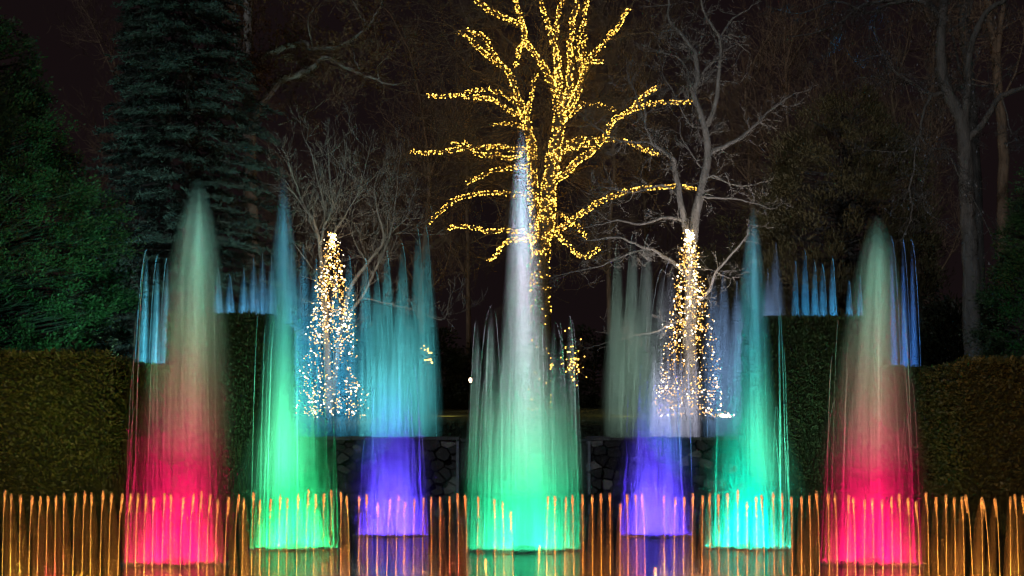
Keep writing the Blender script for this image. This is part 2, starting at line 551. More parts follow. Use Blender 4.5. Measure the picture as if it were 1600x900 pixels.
# ---- the gold-lit tree
D6 = 60.0
def g(*a): return [(620 + x / 2.144, y / 2.144) for x, y in a]
GT = [
 (g((478, 1390), (480, 1200), (482, 1000), (480, 880), (492, 780), (505, 700), (515, 600), (530, 500), (545, 420), (540, 330)), .72, .30, 26),
 (g((480, 880), (468, 800), (462, 700), (455, 600), (455, 500), (440, 440), (425, 390)), .34, .22, 20),
 (g((540, 330), (515, 270), (485, 210), (430, 140), (425, 90), (400, 0), (390, -60)), .2, .07, 13),
 (g((430, 140), (410, 170), (400, 230)), .08, .05, 6),
 (g((425, 90), (380, 70), (320, 40), (265, 0), (220, -40)), .1, .05, 9),
 (g((540, 330), (540, 250), (533, 170), (500, 70), (485, 0), (480, -50)), .16, .06, 11),
 (g((545, 420), (545, 230), (530, 150), (540, 70), (552, 0), (556, -50)), .18, .06, 10),
 (g((545, 420), (575, 300), (580, 200), (585, 100), (605, 0), (610, -50)), .2, .07, 12),
 (g((545, 420), (590, 330), (620, 250), (605, 150), (630, 50), (632, -20)), .18, .06, 11),
 (g((545, 420), (600, 330), (640, 210), (690, 150), (740, 90), (780, 30)), .2, .06, 14),
 (g((640, 210), (695, 205)), .06, .04, 5),
 (g((620, 250), (625, 190), (630, 120)), .08, .04, 6),
 (g((545, 420), (610, 355), (680, 355), (735, 375)), .12, .05, 8),
 (g((515, 600), (555, 590), (620, 530), (680, 480), (720, 410), (780, 370), (830, 320), (870, 295)), .2, .08, 14),
 (g((720, 410), (790, 370), (860, 345), (950, 345), (995, 335)), .1, .04, 8),
 (g((530, 500), (600, 470), (680, 465), (770, 475), (830, 500), (880, 520)), .14, .05, 9),
 (g((515, 600), (560, 510), (620, 490), (680, 480)), .1, .05, 8),
 (g((492, 780), (560, 760), (640, 700), (740, 650), (850, 630), (950, 625), (1000, 635)), .16, .06, 11),
 (g((505, 700), (580, 740), (640, 800)), .1, .05, 7),
 (g((492, 780), (530, 780), (570, 815), (620, 860), (650, 850), (680, 830)), .12, .05, 8),
 (g((425, 390), (400, 320), (380, 250), (300, 180), (240, 130), (200, 105)), .2, .06, 13),
 (g((380, 250), (330, 190), (295, 125), (230, 100)), .1, .04, 8),
 (g((425, 390), (440, 370), (455, 300), (465, 240)), .08, .05, 7),
 (g((425, 390), (380, 370), (310, 330), (220, 325), (100, 320)), .13, .04, 9),
 (g((425, 390), (400, 350), (350, 310), (280, 300), (230, 308)), .09, .04, 7),
 (g((440, 440), (400, 415), (325, 420)), .08, .04, 5),
 (g((455, 500), (395, 500), (340, 490), (240, 495), (130, 510), (45, 508)), .13, .04, 9),
 (g((455, 500), (385, 530), (330, 520), (280, 520), (240, 495)), .1, .05, 8),
 (g((240, 495), (225, 478), (205, 485), (180, 478)), .05, .03, 5),
 (g((455, 600), (440, 560), (370, 562), (300, 580), (230, 615)), .1, .04, 7),
 (g((462, 700), (450, 660), (390, 650), (310, 645), (230, 655), (160, 695), (105, 748)), .13, .05, 8),
 (g((468, 800), (420, 775), (300, 775), (210, 755), (170, 775)), .11, .04, 7),
 (g((468, 800), (380, 805), (345, 830), (330, 860), (305, 870)), .09, .04, 7),
 # unlit limbs
 (g((455, 600), (440, 560), (200, 545), (5, 540)), .1, .03, 0),
 (g((462, 700), (350, 620), (200, 590), (10, 585)), .1, .03, 0),
 (g((515, 270), (420, 180), (300, 60), (230, -20)), .1, .03, 0),
 (g((400, 320), (280, 250), (190, 170), (130, 60)), .09, .02, 0),
 (g((590, 330), (720, 260), (800, 240), (860, 130)), .09, .02, 0),
 (g((600, 330), (700, 150), (850, 110), (900, 150)), .08, .02, 0),
 (g((545, 420), (640, 420), (760, 430)), .07, .02, 0),
 (g((515, 600), (640, 560), (820, 560)), .08, .02, 0),
 (g((440, 440), (300, 460), (200, 500)), .06, .02, 0),
]
rnd = random.Random(11)
org = Vector((X(843, D6), D6, ground_z(X(843, D6), D6)))
org.z = Zh(650, D6)
tree = thing('fairy_lit_tree', 'huge bare tree whose trunk and limbs are wrapped in gold fairy lights', 'tree', org)
bl = []
limb_tree(tree, org, D6, GT, M_BARK_GOLD, M_BARK_GOLD, rnd, 7, 3.2, 2, .2, .03, 4, 2.2, .06, bl, minr=.008, tr=.045, fat=.78)
for bi, (pts, rad, dn) in enumerate(bl):
    mb = MB()
    wire = []
    L = 0.; ang = rnd.uniform(0, 6)
    for i in range(len(pts) - 1):
        a, b = pts[i], pts[i + 1]
        seg = (b - a).length
        k = seg * dn * 5.2 * (1 - .45 * i / len(pts))
        if bi == 0 and b.z + org.z < Zh(470, D6): k *= .05        # the strings thin out low on the trunk
        elif bi == 0 and b.z + org.z < Zh(395, D6): k *= .2
        k = int(k) + (rnd.random() < k % 1)
        tg = (b - a).normalized(); sd = tg.orthogonal().normalized(); s2 = tg.cross(sd)
        for _ in range(k):
            t = rnd.random(); an = rnd.uniform(0, 2 * PI)
            rr = rad[i] + .02 + rnd.uniform(0, .035) + (.02 if rad[i] < .06 else 0)
            c = a.lerp(b, t) + (sd * math.cos(an) + s2 * math.sin(an)) * rr
            mb.add(octa(c, rnd.uniform(.010, .018)), OF)
    if mb.v: mb.obj('fairy_lights', B_GOLD, tree, 'stuff')

# ---- grey tree on the right, its foot inside a cone of lights
D5 = 48.0
def h(*a): return [(800 + x / 2, y / 2) for x, y in a]
T5 = [
 (h((560, 1310), (555, 1100), (560, 900), (560, 800), (565, 740), (580, 640), (600, 560), (610, 480), (605, 400), (570, 300), (580, 250), (575, 180), (560, 150), (530, 110), (490, 70), (490, 0)), .30, .035, 0),
 (h((560, 800), (545, 720), (525, 620), (510, 540), (505, 500), (470, 470), (440, 450), (420, 400), (415, 330)), .17, .03, 0),
 (h((605, 400), (630, 350), (645, 250), (650, 180), (650, 120), (610, 60), (590, 0), (585, -60)), .12, .03, 0),
 (h((650, 120), (690, 60), (740, 30)), .05, .02, 0),
 (h((610, 480), (680, 450), (740, 410), (800, 350), (870, 300)), .11, .02, 0),
 (h((600, 560), (630, 550), (700, 580), (765, 575)), .05, .015, 0),
 (h((600, 560), (595, 615), (680, 620), (760, 635), (800, 650)), .06, .015, 0),
 (h((545, 720), (530, 690), (480, 680), (400, 700), (330, 690), (240, 710)), .09, .02, 0),
 (h((525, 620), (470, 580), (380, 600), (300, 590)), .06, .015, 0),
 (h((555, 870), (515, 830), (470, 800), (440, 780), (400, 770), (330, 740), (260, 750)), .10, .03, 0),
 (h((440, 780), (370, 790), (280, 830), (150, 860)), .05, .015, 0),
 (h((610, 480), (600, 530), (560, 480), (530, 430), (525, 380)), .05, .015, 0),
 (h((570, 300), (530, 190), (450, 160)), .05, .015, 0),
 (h((505, 500), (440, 450), (340, 440), (280, 410), (220, 360)), .06, .015, 0),
 (h((420, 400), (390, 300), (360, 240)), .04, .012, 0),
 (h((580, 250), (620, 200), (700, 140), (745, 170)), .04, .012, 0),
 (h((560, 950), (600, 930), (620, 900), (640, 850), (700, 780), (735, 740)), .10, .03, 0),
 (h((640, 850), (665, 845), (710, 845)), .04, .02, 0),
 (h((555, 1000), (500, 1010), (440, 1040), (380, 1050), (270, 1080)), .06, .015, 0),
 (h((605, 400), (560, 390), (510, 300), (470, 230)), .04, .012, 0),
]
rnd = random.Random(4)
org = Vector((X(1079, D5), D5, Zh(655, D5)))
tree5 = thing('bare_tree', 'pale grey bare tree with two stems rising from the right cone of lights', 'tree', org)
limb_tree(tree5, org, D5, T5, M_BARK_GREY, M_BARK_GREY, rnd, 11, 1.1, 2, .34, .05, 3, 1.0, .03, minr=.007, tr=.022)

# ---- small bare trees on the left, behind the left cone of lights
D4 = 47.0
def h2(*a): return [(400 + x / 2, y / 2) for x, y in a]
T4 = [
 (h2((228, 1310), (222, 1100), (215, 950), (205, 860), (200, 770), (180, 690), (150, 640), (120, 560), (90, 480)), .16, .012, 0),
 (h2((200, 770), (215, 700), (210, 620), (190, 560), (170, 470), (150, 430)), .06, .01, 0),
 (h2((215, 700), (240, 650), (230, 560), (225, 450)), .05, .01, 0),
 (h2((240, 650), (270, 560), (285, 430)), .04, .01, 0),
 (h2((205, 860), (235, 750), (275, 680), (320, 600), (350, 490)), .06, .01, 0),
 (h2((180, 690), (130, 620), (90, 560)), .04, .01, 0),
 (h2((215, 950), (180, 850), (120, 760), (100, 690)), .04, .01, 0),
]
rnd = random.Random(5)
org = Vector((X(514, D4), D4, Zh(655, D4)))
t4 = thing('bare_tree', 'small twiggy bare tree fanning out above the left cone of lights', 'tree', org)
limb_tree(t4, org, D4, T4, M_BARK_GREY, M_BARK_GREY, rnd, 12, 1.3, 2, .13, .14, 3, .8, .02, minr=.006, tr=.016)
T4b = [
 (h2((232, 1310), (250, 1150), (270, 1000), (300, 890), (350, 820), (400, 750), (380, 660), (370, 590), (385, 540)), .14, .012, 0),
 (h2((270, 1000), (330, 930), (370, 850), (410, 760), (430, 680), (440, 590), (445, 530)), .08, .01, 0),
 (h2((400, 750), (470, 680), (490, 640)), .04, .01, 0),
 (h2((350, 820), (310, 760), (300, 690), (310, 640)), .04, .01, 0),
 (h2((330, 930), (420, 950), (500, 970), (580, 1000), (600, 960)), .03, .01, 0),
 (h2((370, 850), (420, 740), (500, 730)), .03, .01, 0),
]
rnd = random.Random(6)
org = Vector((X(516, D4 + 1.5), D4 + 1.5, Zh(655, D4 + 1.5)))
t4b = thing('bare_tree', 'leaning bare tree with forked stems right of the left cone of lights', 'tree', org)
limb_tree(t4b, org, D4 + 1.5, T4b, M_BARK_GREY, M_BARK_GREY, rnd, 11, 1.3, 2, .15, .12, 3, .8, .02, minr=.006, tr=.016)

# ---- big pale-limbed tree at the upper left with brown leaves still on
D3 = 52.0
T3 = [
 ([(392, 655), (392, 500), (392, 350), (390, 200), (388, 130), (388, 0), (385, -80)], .42, .16, 0),
 (h2((-20, 400), (0, 350), (70, 260), (120, 235), (170, 215), (215, 180), (270, 205), (330, 230), (390, 255), (445, 263)), .2, .03, 0),
 (h2((-20, 300), (20, 190), (60, 160), (140, 135), (180, 150), (240, 150), (300, 125), (350, 85), (380, 40), (400, 0)), .16, .04, 0),
 (h2((120, 235), (155, 230), (160, 160), (150, 130)), .04, .012, 0),
 (h2((170, 215), (120, 190), (60, 150), (30, 110)), .05, .012, 0),
 (h2((330, 230), (310, 190), (300, 150)), .04, .01, 0),
 (h2((390, 255), (380, 210), (410, 180)), .03, .01, 0),
 (h2((180, 150), (160, 80), (180, 20)), .05, .012, 0),
 (h2((350, 85), (320, 40), (300, 0)), .04, .012, 0),
 (h2((0, 350), (60, 330), (80, 320)), .04, .01, 0),
 (h2((-20, 200), (-60, 140), (-70, 60), (-60, 0)), .1, .04, 0),
 (h2((70, 390), (130, 370), (170, 345), (230, 310)), .04, .01, 0),
]
rnd = random.Random(7)
org = Vector((X(392, D3), D3, Zh(655, D3)))
t3 = thing('bare_tree', 'large tree with pale limbs and a few brown leaves, upper left beside the fir', 'tree', org)
tips = limb_tree(t3, org, D3, T3, M_BARK_GREY, M_BARK_BROWN, rnd, 15, 1.9, 2, .3, .02, 3, 1.0, .05, minr=.007, tr=.028)
tp = [q for q in tips if q.z + org.z > Zh(140, D3) and rnd.random() < .35]
tp = np.array([tuple(q) for q in tp for _ in range(7)])
rng = np.random.default_rng(5)
L_BROWN = leafmat('dry_brown_leaf', (.10, .05, .02), (.2, .11, .05))
leaves('dry_leaves', L_BROWN, tp + rng.normal(size=tp.shape) * .13, rng.normal(size=tp.shape) + np.array([0, 0, -.8]), .10 + .1 * rng.random(len(tp)), .6, t3, rng)

# ---- big grey tree at the right with twisting limbs
D7 = 43.0
def h4(*a): return [(1200 + x / 2, y / 2) for x, y in a]
T7 = [
 (h4((640, 1150), (636, 900), (627, 700), (617, 500), (610, 400), (590, 340), (560, 290), (545, 220), (540, 150), (545, 60), (550, 0), (552, -60)), .33, .13, 0),
 (h4((617, 440), (660, 400), (700, 340), (730, 300), (800, 275), (860, 250)), .14, .07, 0),
 (h4((610, 400), (618, 330), (625, 230), (630, 160), (660, 80), (690, 30), (740, 0), (780, -40)), .16, .07, 0),
 (h4((545, 60), (500, 15), (440, 0), (300, 15), (250, 50), (190, 90), (80, 115)), .11, .02, 0),
 (h4((440, 0), (360, 20), (310, 40), (250, 15), (200, 5), (100, 45), (0, 20)), .06, .015, 0),
 (h4((560, 290), (510, 295), (460, 265), (400, 225), (350, 150), (330, 100)), .09, .02, 0),
 (h4((510, 295), (485, 350), (475, 420), (460, 470), (455, 540)), .07, .025, 0),
 (h4((475, 420), (510, 465), (570, 465), (600, 480)), .05, .03, 0),
 (h4((510, 465), (485, 560), (490, 650), (540, 690)), .04, .015, 0),
 (h4((455, 540), (440, 585), (450, 640), (440, 700), (415, 750)), .045, .015, 0),
 (h4((560, 470), (590, 540), (640, 620), (700, 740)), .035, .012, 0),
 (h4((475, 420), (430, 470), (300, 470)), .035, .012, 0),
 (h4((460, 265), (400, 260), (340, 240), (280, 245)), .04, .012, 0),
 (h4((560, 290), (620, 260), (700, 270), (740, 240)), .04, .012, 0),
 (h4((400, 225), (360, 170), (280, 190), (240, 150)), .03, .01, 0),
 (h4((250, 50), (200, 130), (180, 210)), .03, .01, 0),
 (h4((350, 20), (330, 90), (370, 160), (360, 220)), .03, .01, 0),
 (h4((560, 100), (620, 60), (640, 0)), .04, .02, 0),
 (h4((730, 300), (760, 420), (740, 450), (800, 430)), .03, .012, 0),
]
rnd = random.Random(8)
org = Vector((X(1520, D7), D7, Zh(600, D7)))
t7 = thing('bare_tree', 'tall grey tree with thick straight trunk and twisting limbs at the right', 'tree', org)
tips7 = limb_tree(t7, org, D7, T7, M_BARK_MID, M_BARK_DARK, rnd, 17, .95, 2, .42, -.05, 3, 1.0, .03, minr=.006, tr=.018)
rng = np.random.default_rng(15)
tp = np.array([tuple(q) for q in tips7 if rnd.random() < .25])
L_CAT = leafmat('grey_seed_pod', (.16, .16, .17), (.3, .3, .33))
leaves('seed_pods', L_CAT, tp, rng.normal(size=tp.shape) * .2 + np.array([0, 0, -1.]), .07 + .06 * rng.random(len(tp)), .35, t7, rng)

T8 = [
 (h4((745, 1100), (735, 700), (735, 450), (725, 330), (715, 200), (700, 100), (690, 40), (680, -40)), .26, .12, 0),
 (h4((715, 200), (725, 100), (735, 20), (740, -40)), .13, .08, 0),
 (h4((725, 330), (780, 200), (800, 100)), .06, .03, 0),
 (h4((700, 100), (670, 40), (660, -20)), .06, .03, 0),
]
rnd = random.Random(9); D8 = 50.
org = Vector((X(1572, D8), D8, Zh(640, D8)))
t8 = thing('bare_tree', 'brown barked tree standing behind the twisting grey tree at right edge', 'tree', org)
limb_tree(t8, org, D8, T8, M_BARK_BROWN, M_BARK_BROWN, rnd, 10, 1.8, 2, .25, .06, 3, 1., .04, minr=.008, tr=.03)
T8b = [(h4((655, 1100), (650, 700), (640, 450), (630, 300), (620, 150), (612, 60), (615, 0), (615, -60)), .36, .2, 0),
       (h4((620, 150), (660, 100), (700, -40)), .1, .05, 0), (h4((630, 300), (590, 180), (570, 60)), .08, .04, 0)]
D9 = 56.; org = Vector((X(1525, D9), D9, Zh(640, D9)))
t9 = thing('bare_tree', 'dim straight trunk just behind the twisting grey tree', 'tree', org)
limb_tree(t9, org, D9, T8b, M_BARK_DARK, M_BARK_BROWN, rnd, 8, 1.8, 2, .25, .06, 3, 1., .04, minr=.008, tr=.03)

# ---- dark bare woodland trees beyond: each its own tree
far = [(125, 78, 300, 'faint reddish bare tree between the left evergreen and the tall fir'),
       (205, 90, 60, 'dim bare tree in the dark gap left of the tall fir'),
       (470, 84, 250, 'dim brown bare tree below the pale limbs at upper left'),
       (560, 76, 200, 'dim bare tree between the leaning bare tree and the gold lit tree'),
       (660, 70, 30, 'tall dim bare tree just left of the gold lit tree'),
       (735, 88, -60, 'dark bare tree seen through the left limbs of the gold lit tree'),
       (955, 82, -80, 'dark bare tree seen through the right limbs of the gold lit tree'),
       (1010, 92, 20, 'thin dark bare tree between the gold tree and the pale grey tree'),
       (1180, 75, 40, 'dim bare tree right of the pale grey tree'),
       (1245, 70, 20, 'brown bare tree above the left side of the olive cedar'),
       (1320, 78, -30, 'brown bare tree above the middle of the olive cedar'),
       (1410, 72, 60, 'brown bare tree behind the twisting grey limbs at right'),
       (1465, 85, -60, 'thin dark bare tree left of the thick grey trunk')]
rnd = random.Random(21)
for i, (px, d, top, lab) in enumerate(far):
    org = Vector((X(px, d), d, Zh(650, d)))
    t = thing('bare_tree', lab, 'tree', org, 'dark bare trees of the wood behind')
    hgt = 650 - top
    a = [(px, 650), (px + rnd.uniform(-8, 8), 650 - hgt * .3), (px + rnd.uniform(-12, 12), 650 - hgt * .6), (px + rnd.uniform(-20, 20), 650 - hgt * .85)]
    L = [(a, .24, .05, 0)]
    for k in range(9):
        b = a[rnd.choice((1, 2, 2, 3))]
        s = rnd.choice((-1, 1))
        L.append(([b, (b[0] + s * rnd.uniform(15, 40), b[1] - rnd.uniform(30, 70)), (b[0] + s * rnd.uniform(30, 75), b[1] - rnd.uniform(80, 170))], .09, .02, 0))
    limb_tree(t, org, d, L, M_BARK_BROWN, M_BARK_BROWN, rnd, 9, 3.0, 2, .2, .1, 3, 2., .08, minr=.009, tr=.03)

# ---- evergreens
L_YEW = leafmat('yew_leaf', (.02, .045, .02), (.06, .10, .04))
L_FIR = leafmat('fir_needle', (.025, .05, .042), (.085, .125, .11))
L_CEDAR = leafmat('cedar_spray', (.06, .055, .025), (.15, .13, .06))
L_SHRUB = leafmat('dark_shrub_leaf', (.012, .018, .010), (.035, .04, .02))

def clump_tree(name, label, d, outline, zbase_px, m, n_cl, per, cr, leaf, seed, upw=.5, trunk=.3, asp=.45, depth=None, tips=.9):
    """outline: (py, left px, right px) rows; clumps of leaves fill the crown, denser at its outside."""
    rng = np.random.default_rng(seed)
    rnd = random.Random(seed)
    cxp = sum(a + b for _, a, b in outline) / 2 / len(outline)
    org = Vector((X(cxp, d), d, Zh(zbase_px, d)))
    t = thing(name, label, 'tree', org)
    ys = [o[0] for o in outline]; ls = [o[1] for o in outline]; rs = [o[2] for o in outline]
    mb = MB()
    ztop = Zh(ys[0], d) - org.z
    xt = X((ls[0] + rs[0]) / 2, d) - org.x
    mb.tube([Vector((0, 0, 0)), Vector((xt * .4, 0, ztop * .5)), Vector((xt, 0, ztop * .97))], [trunk, trunk * .6, .03], 8)
    mb.obj('trunk', M_BARK_DARK, t)
    tw = MB()
    Ps, Ds, Ss = [], [], []
    wts = np.array([max(4, b - a) for a, b in zip(ls, rs)], float)
    for _ in range(n_cl):
        py = rnd.uniform(ys[0], ys[-1])
        if rnd.random() > np.interp(py, ys, wts) / wts.max(): continue
        a, b = np.interp(py, ys, ls), np.interp(py, ys, rs)
        hw = (b - a) / 2 / 1900 * d
        th = rnd.uniform(0, 2 * PI); rr = hw * rnd.uniform(.55, 1.) ** .5 * rnd.uniform(.86, 1.04)
        c = Vector((X((a + b) / 2, d) - org.x + rr * math.cos(th), rr * math.sin(th) * (depth or 1.), Zh(py, d) - org.z))
        out = Vector((math.cos(th), math.sin(th), upw)).normalized()
        root = Vector((X((a + b) / 2, d) - org.x, 0, c.z - .4))
        tw.tube([root, (root + c) / 2 + Vector((0, 0, -.05)), c], [.04, .03, .01], 3)
        k = int(per * rnd.uniform(.6, 1.4))
        R_ = cr * rnd.uniform(.6, 1.3)
        q = rng.normal(size=(k, 3)); q /= np.linalg.norm(q, axis=1, keepdims=True)
        q *= (rng.random(k) ** .45)[:, None] * R_
        q += np.array(out)[None] * (np.abs(rng.normal(size=k)) * R_ * .55)[:, None]
        Ps.append(np.array(c) + q * np.array([1, 1, .8])); Ds.append(q / R_ + np.array(out) * 1. + rng.normal(size=(k, 3)) * .35)
        Ss.append(leaf * (.6 + .8 * rng.random(k)))
    tw.obj('branches', M_BARK_DARK, t, 'stuff')
    leaves('crown', m, np.concatenate(Ps), np.concatenate(Ds), np.concatenate(Ss), asp, t, rng)
    return t

clump_tree('evergreen_tree', 'dense green evergreen rising behind the left edge hedge', 32,
           [(38, -60, 5), (70, -120, 40), (115, -160, 62), (165, -200, 62), (200, -220, 90), (260, -250, 118), (320, -260, 170), (390, -270, 180), (450, -270, 196), (520, -270, 182), (600, -270, 172)],
           760, L_YEW, 1500, 120, .30, .085, 31)
clump_tree('evergreen_tree', 'dense dark evergreen at the right edge above the hedge', 33,
           [(225, 1640, 1700), (290, 1605, 1760), (340, 1580, 1780), (400, 1565, 1800), (460, 1545, 1820), (520, 1535, 1820), (600, 1530, 1830)],
           760, L_YEW, 800, 110, .28, .085, 32)
clump_tree('cedar_tree', 'olive feathery cedar behind the right blue jets', 54,
           [(150, 1335, 1350), (190, 1250, 1372), (240, 1215, 1420), (300, 1190, 1440), (360, 1180, 1450), (430, 1170, 1460), (520, 1165, 1470), (640, 1160, 1480)],
           652, L_CEDAR, 900, 120, .5, .19, 33, 1.6, .25, .22)
clump_tree('conifer_tree', 'dim young conifer between the right teal fountain and the pale tree', 58,
           [(330, 1128, 1150), (370, 1105, 1185), (430, 1095, 1200), (520, 1085, 1215), (640, 1080, 1220)],
           652, L_CEDAR, 220, 90, .5, .17, 34, 1.2, .2, .25)
def shrub_mass(label, d, x0, x1, ytop, seed, n=160):
    ol = [(ytop, x0 + (x1 - x0) * .35, x0 + (x1 - x0) * .6), (ytop + 20, x0 + (x1 - x0) * .15, x1 - (x1 - x0) * .15), (ytop + 60, x0, x1), (654, x0, x1)]
    return clump_tree('evergreen_shrub', label, d, ol, 655, L_SHRUB, n, 80, .6, .22, seed, .5, .12, depth=.4)
for i, (a, b, yt, d, lab) in enumerate([
        (150, 330, 470, 62, 'dark shrub behind the left blue jets'), (320, 520, 500, 66, 'dark shrub behind the tall left pier'),
        (560, 720, 500, 70, 'dark shrub left of the bright garden lamp'), (700, 840, 540, 78, 'dark shrub behind the garden lamp'),
        (850, 1010, 520, 74, 'dark shrub right of the central fountain'), (1000, 1130, 560, 70, 'dark shrub behind the right cone of lights'),
        (1440, 1560, 480, 46, 'dark shrub at the foot of the thick grey trunk')]):
    shrub_mass(lab, d, a, b, yt, 50 + i)

# ---- the fir
def fir(label, d, px, ytop, ybase, wbase, seed, lev=46):
    rng = np.random.default_rng(seed); rnd = random.Random(seed)
    org = Vector((X(px, d), d, Zh(ybase, d)))
    t = thing('fir_tree', label, 'tree', org)
    H = Zh(ytop, d) - org.z; W = wbase / 1900 * d
    mb = MB(); mb.tube([(0, 0, 0), (.1, 0, H * .5), (0, 0, H)], [.34, .2, .03], 10); mb.obj('trunk', M_BARK_DARK, t)
    Ps, Ds, Ss = [], [], []
    br = MB()
    for i in range(lev):
        f = (i + .5) / lev
        z = H * (.04 + .95 * f)
        Lr = W * (1 - f) ** .75 * rnd.uniform(.85, 1.1) + .3
        nb = 9
        a0 = rnd.uniform(0, 6)
        for k in range(nb):
            a = a0 + k * 2 * PI / nb + rnd.uniform(-.25, .25)
            L = Lr * rnd.uniform(.65, 1.12)
            zz = z + rnd.uniform(-.25, .25)
            n = 7
            pts = []
            for j in range(n + 1):
                u = j / n
                pts.append(Vector((math.cos(a) * L * u, math.sin(a) * L * u, zz + L * (.10 * u - .42 * u * u + .16 * u ** 3))))
            br.tube(pts, [.05 * (1 - .8 * j / n) for j in range(n + 1)], 3)
            side = Vector((-math.sin(a), math.cos(a), 0))
            nt = int(9 + L * 6)
            for q in range(nt):
                u = rnd.uniform(.18, 1.); j = min(n - 1, int(u * n)); p = pts[j].lerp(pts[j + 1], u * n - j)
                tg = (pts[j + 1] - pts[j]).normalized()
                sd = (side * rnd.choice((-1, 1)) * rnd.uniform(.5, 1) + tg * .8 + Vector((0, 0, rnd.uniform(-.35, .15)))).normalized()
                tl = rnd.uniform(.35, .75) * (1.15 - u * .5)
                kk = 16
                tt = rng.random(kk)
                base = np.array(p)[None] + np.array(sd)[None] * (tt * tl)[:, None]
                Ps.append(base)
                Ds.append(np.array(sd)[None] * .9 + rng.normal(size=(kk, 3)) * .5 + np.array([0, 0, .15]))
                Ss.append(.11 + .09 * rng.random(kk))
    br.obj('branches', M_BARK_DARK, t, 'stuff')
    leaves('crown', L_FIR, np.concatenate(Ps), np.concatenate(Ds), np.concatenate(Ss), .28, t, rng, shape='tri')
fir('tall blue green fir with drooping sprays behind the left magenta fountain', 46, 292, -260, 660, 215, 61, 54)
fir('smaller dark fir hard left of the tall fir, its tip cut by the frame', 52, 222, -40, 660, 80, 62, 34)

# ---- cones of fairy lights
def light_cone(label, px, ytop, ybot, hw, d, seed, n=1300):
    rnd = random.Random(seed)
    org = Vector((X(px, d), d, Zh(ybot, d)))
    t = thing('light_cone', label, 'light cone', org)
    H = Zh(ytop, d) - org.z; Rb = hw / 1900 * d
    mbs = [MB(), MB()]
    ns = 24
    for s in range(ns):
        a = 2 * PI * s / ns + rnd.uniform(-.15, .15)
        prev = None; wb = MB(); pts = []
        for k in range(26):
            u = k / 25
            # the strings swing in and out as they drop
            r = .04 + Rb * (u ** .8) * (1 - .22 + .22 * math.sin(11 * u + s * 2.1))
            aa = a + .5 * math.sin(6 * u + s * 1.7)
            pts.append(Vector((r * math.cos(aa), r * math.sin(aa), H * (1 - u))))
        wb.tube(pts, [.006] * len(pts), 3)
        wb.obj('string_wire', M_METAL, t)
        for _ in range(n // ns):
            u = rnd.random() ** .95
            if .62 < u < .78 and rnd.random() < .55: continue
            j = min(24, int(u * 25)); p = pts[j].lerp(pts[j + 1], u * 25 - j)
            p = p + Vector((rnd.gauss(0, .09), rnd.gauss(0, .09), rnd.gauss(0, .07)))
            w_ = rnd.random() < .24
            mbs[0 if w_ else 1].add(octa(p, rnd.choice((.012, .015, .02, .032)) if w_ else rnd.uniform(.008, .014)), OF)
    # crown of bulbs round the top
    for _ in range(26):
        mbs[rnd.randint(0, 1)].add(octa((rnd.gauss(0, .06), rnd.gauss(0, .06), H * (1 - abs(rnd.gauss(0, .03)))), .03), OF)
    if px > 1000:                                              # spare coil of lights heaped at the foot on the right
        for _ in range(22):
            c = rnd.choice(((1.36, .06), (1.36, .06), (1.2, .12)))
            mbs[0].add(octa((c[0] + rnd.gauss(0, c[1] + .04), rnd.gauss(-.5, .1), .06 + abs(rnd.gauss(0, .05))), rnd.choice((.018, .03, .045))), OF)
    mbs[0].obj('white_bulbs', B_WARM, t, 'stuff')
    mbs[1].obj('amber_bulbs', B_AMBER, t, 'stuff')
    return t
light_cone('cone of warm white fairy lights left of the central fountain', 519, 364, 652, 54, 46.2, 71)
light_cone('cone of warm white fairy lights right of the central fountain', 1077, 362, 654, 54, 47.2, 72)

def lit_shrub(label, px, py, wpx, hpx, d, n, seed):
    rnd = random.Random(seed); rng = np.random.default_rng(seed)
    org = Vector((X(px, d), d, Zh(652, d)))
    t = thing('lit_shrub', label, 'shrub', org)
    tw = MB(); bb = MB()
    cz = Zh(py, d) - org.z; rw = wpx / 1900 * d; rh = hpx / 1900 * d
    mb = MB(); mb.tube([(0, 0, 0), (.03, 0, cz * .6), (0, 0, cz)], [.06, .045, .02], 6); mb.obj('trunk', M_BARK_BROWN, t)
    for _ in range(n):
        p = Vector((rnd.gauss(0, rw * .5), rnd.gauss(0, rw * .5), cz + rnd.gauss(0, rh * .5)))
        tw.tube([(0, 0, cz * .7), (p.x * .4, p.y * .4, cz * .85), p], [.02, .012, .006], 3)
        bb.add(octa(p, rnd.uniform(.014, .03)), OF)
    tw.obj('twigs', M_BARK_BROWN, t, 'stuff'); bb.obj('fairy_lights', B_GOLD, t, 'stuff')
lit_shrub('small bush dotted with gold lights right of the central fountain', 893, 565, 16, 34, 64, 60, 81)
lit_shrub('small bush with few gold lights just right of the central plume', 852, 572, 20, 10, 64, 24, 82)
lit_shrub('small bush with a few gold lights right of the left light cone', 668, 555, 10, 26, 60, 16, 83)

gl = thing('garden_lamp', 'single bright warm garden lamp between the left jets and the central fountain', 'lamp', P(735, 650, 62))
m = MB(); m.tube([(0, 0, 0), (0, 0, 1.72)], [.05, .03], 8); m.obj('post', M_METAL, gl)
m = MB(); m.lathe([(.02, 1.72), (.05, 1.75), (.07, 1.81), (.07, 1.86), (.05, 1.91), (.02, 1.93)], 12); m.obj('lamp_globe', bulbmat('lamp_glow', (1, .6, .38), 25), gl, None, True)
m = MB(); m.lathe([(.09, 1.93), (.07, 1.96), (.02, 1.99)], 12); m.obj('lamp_cap', M_METAL, gl)

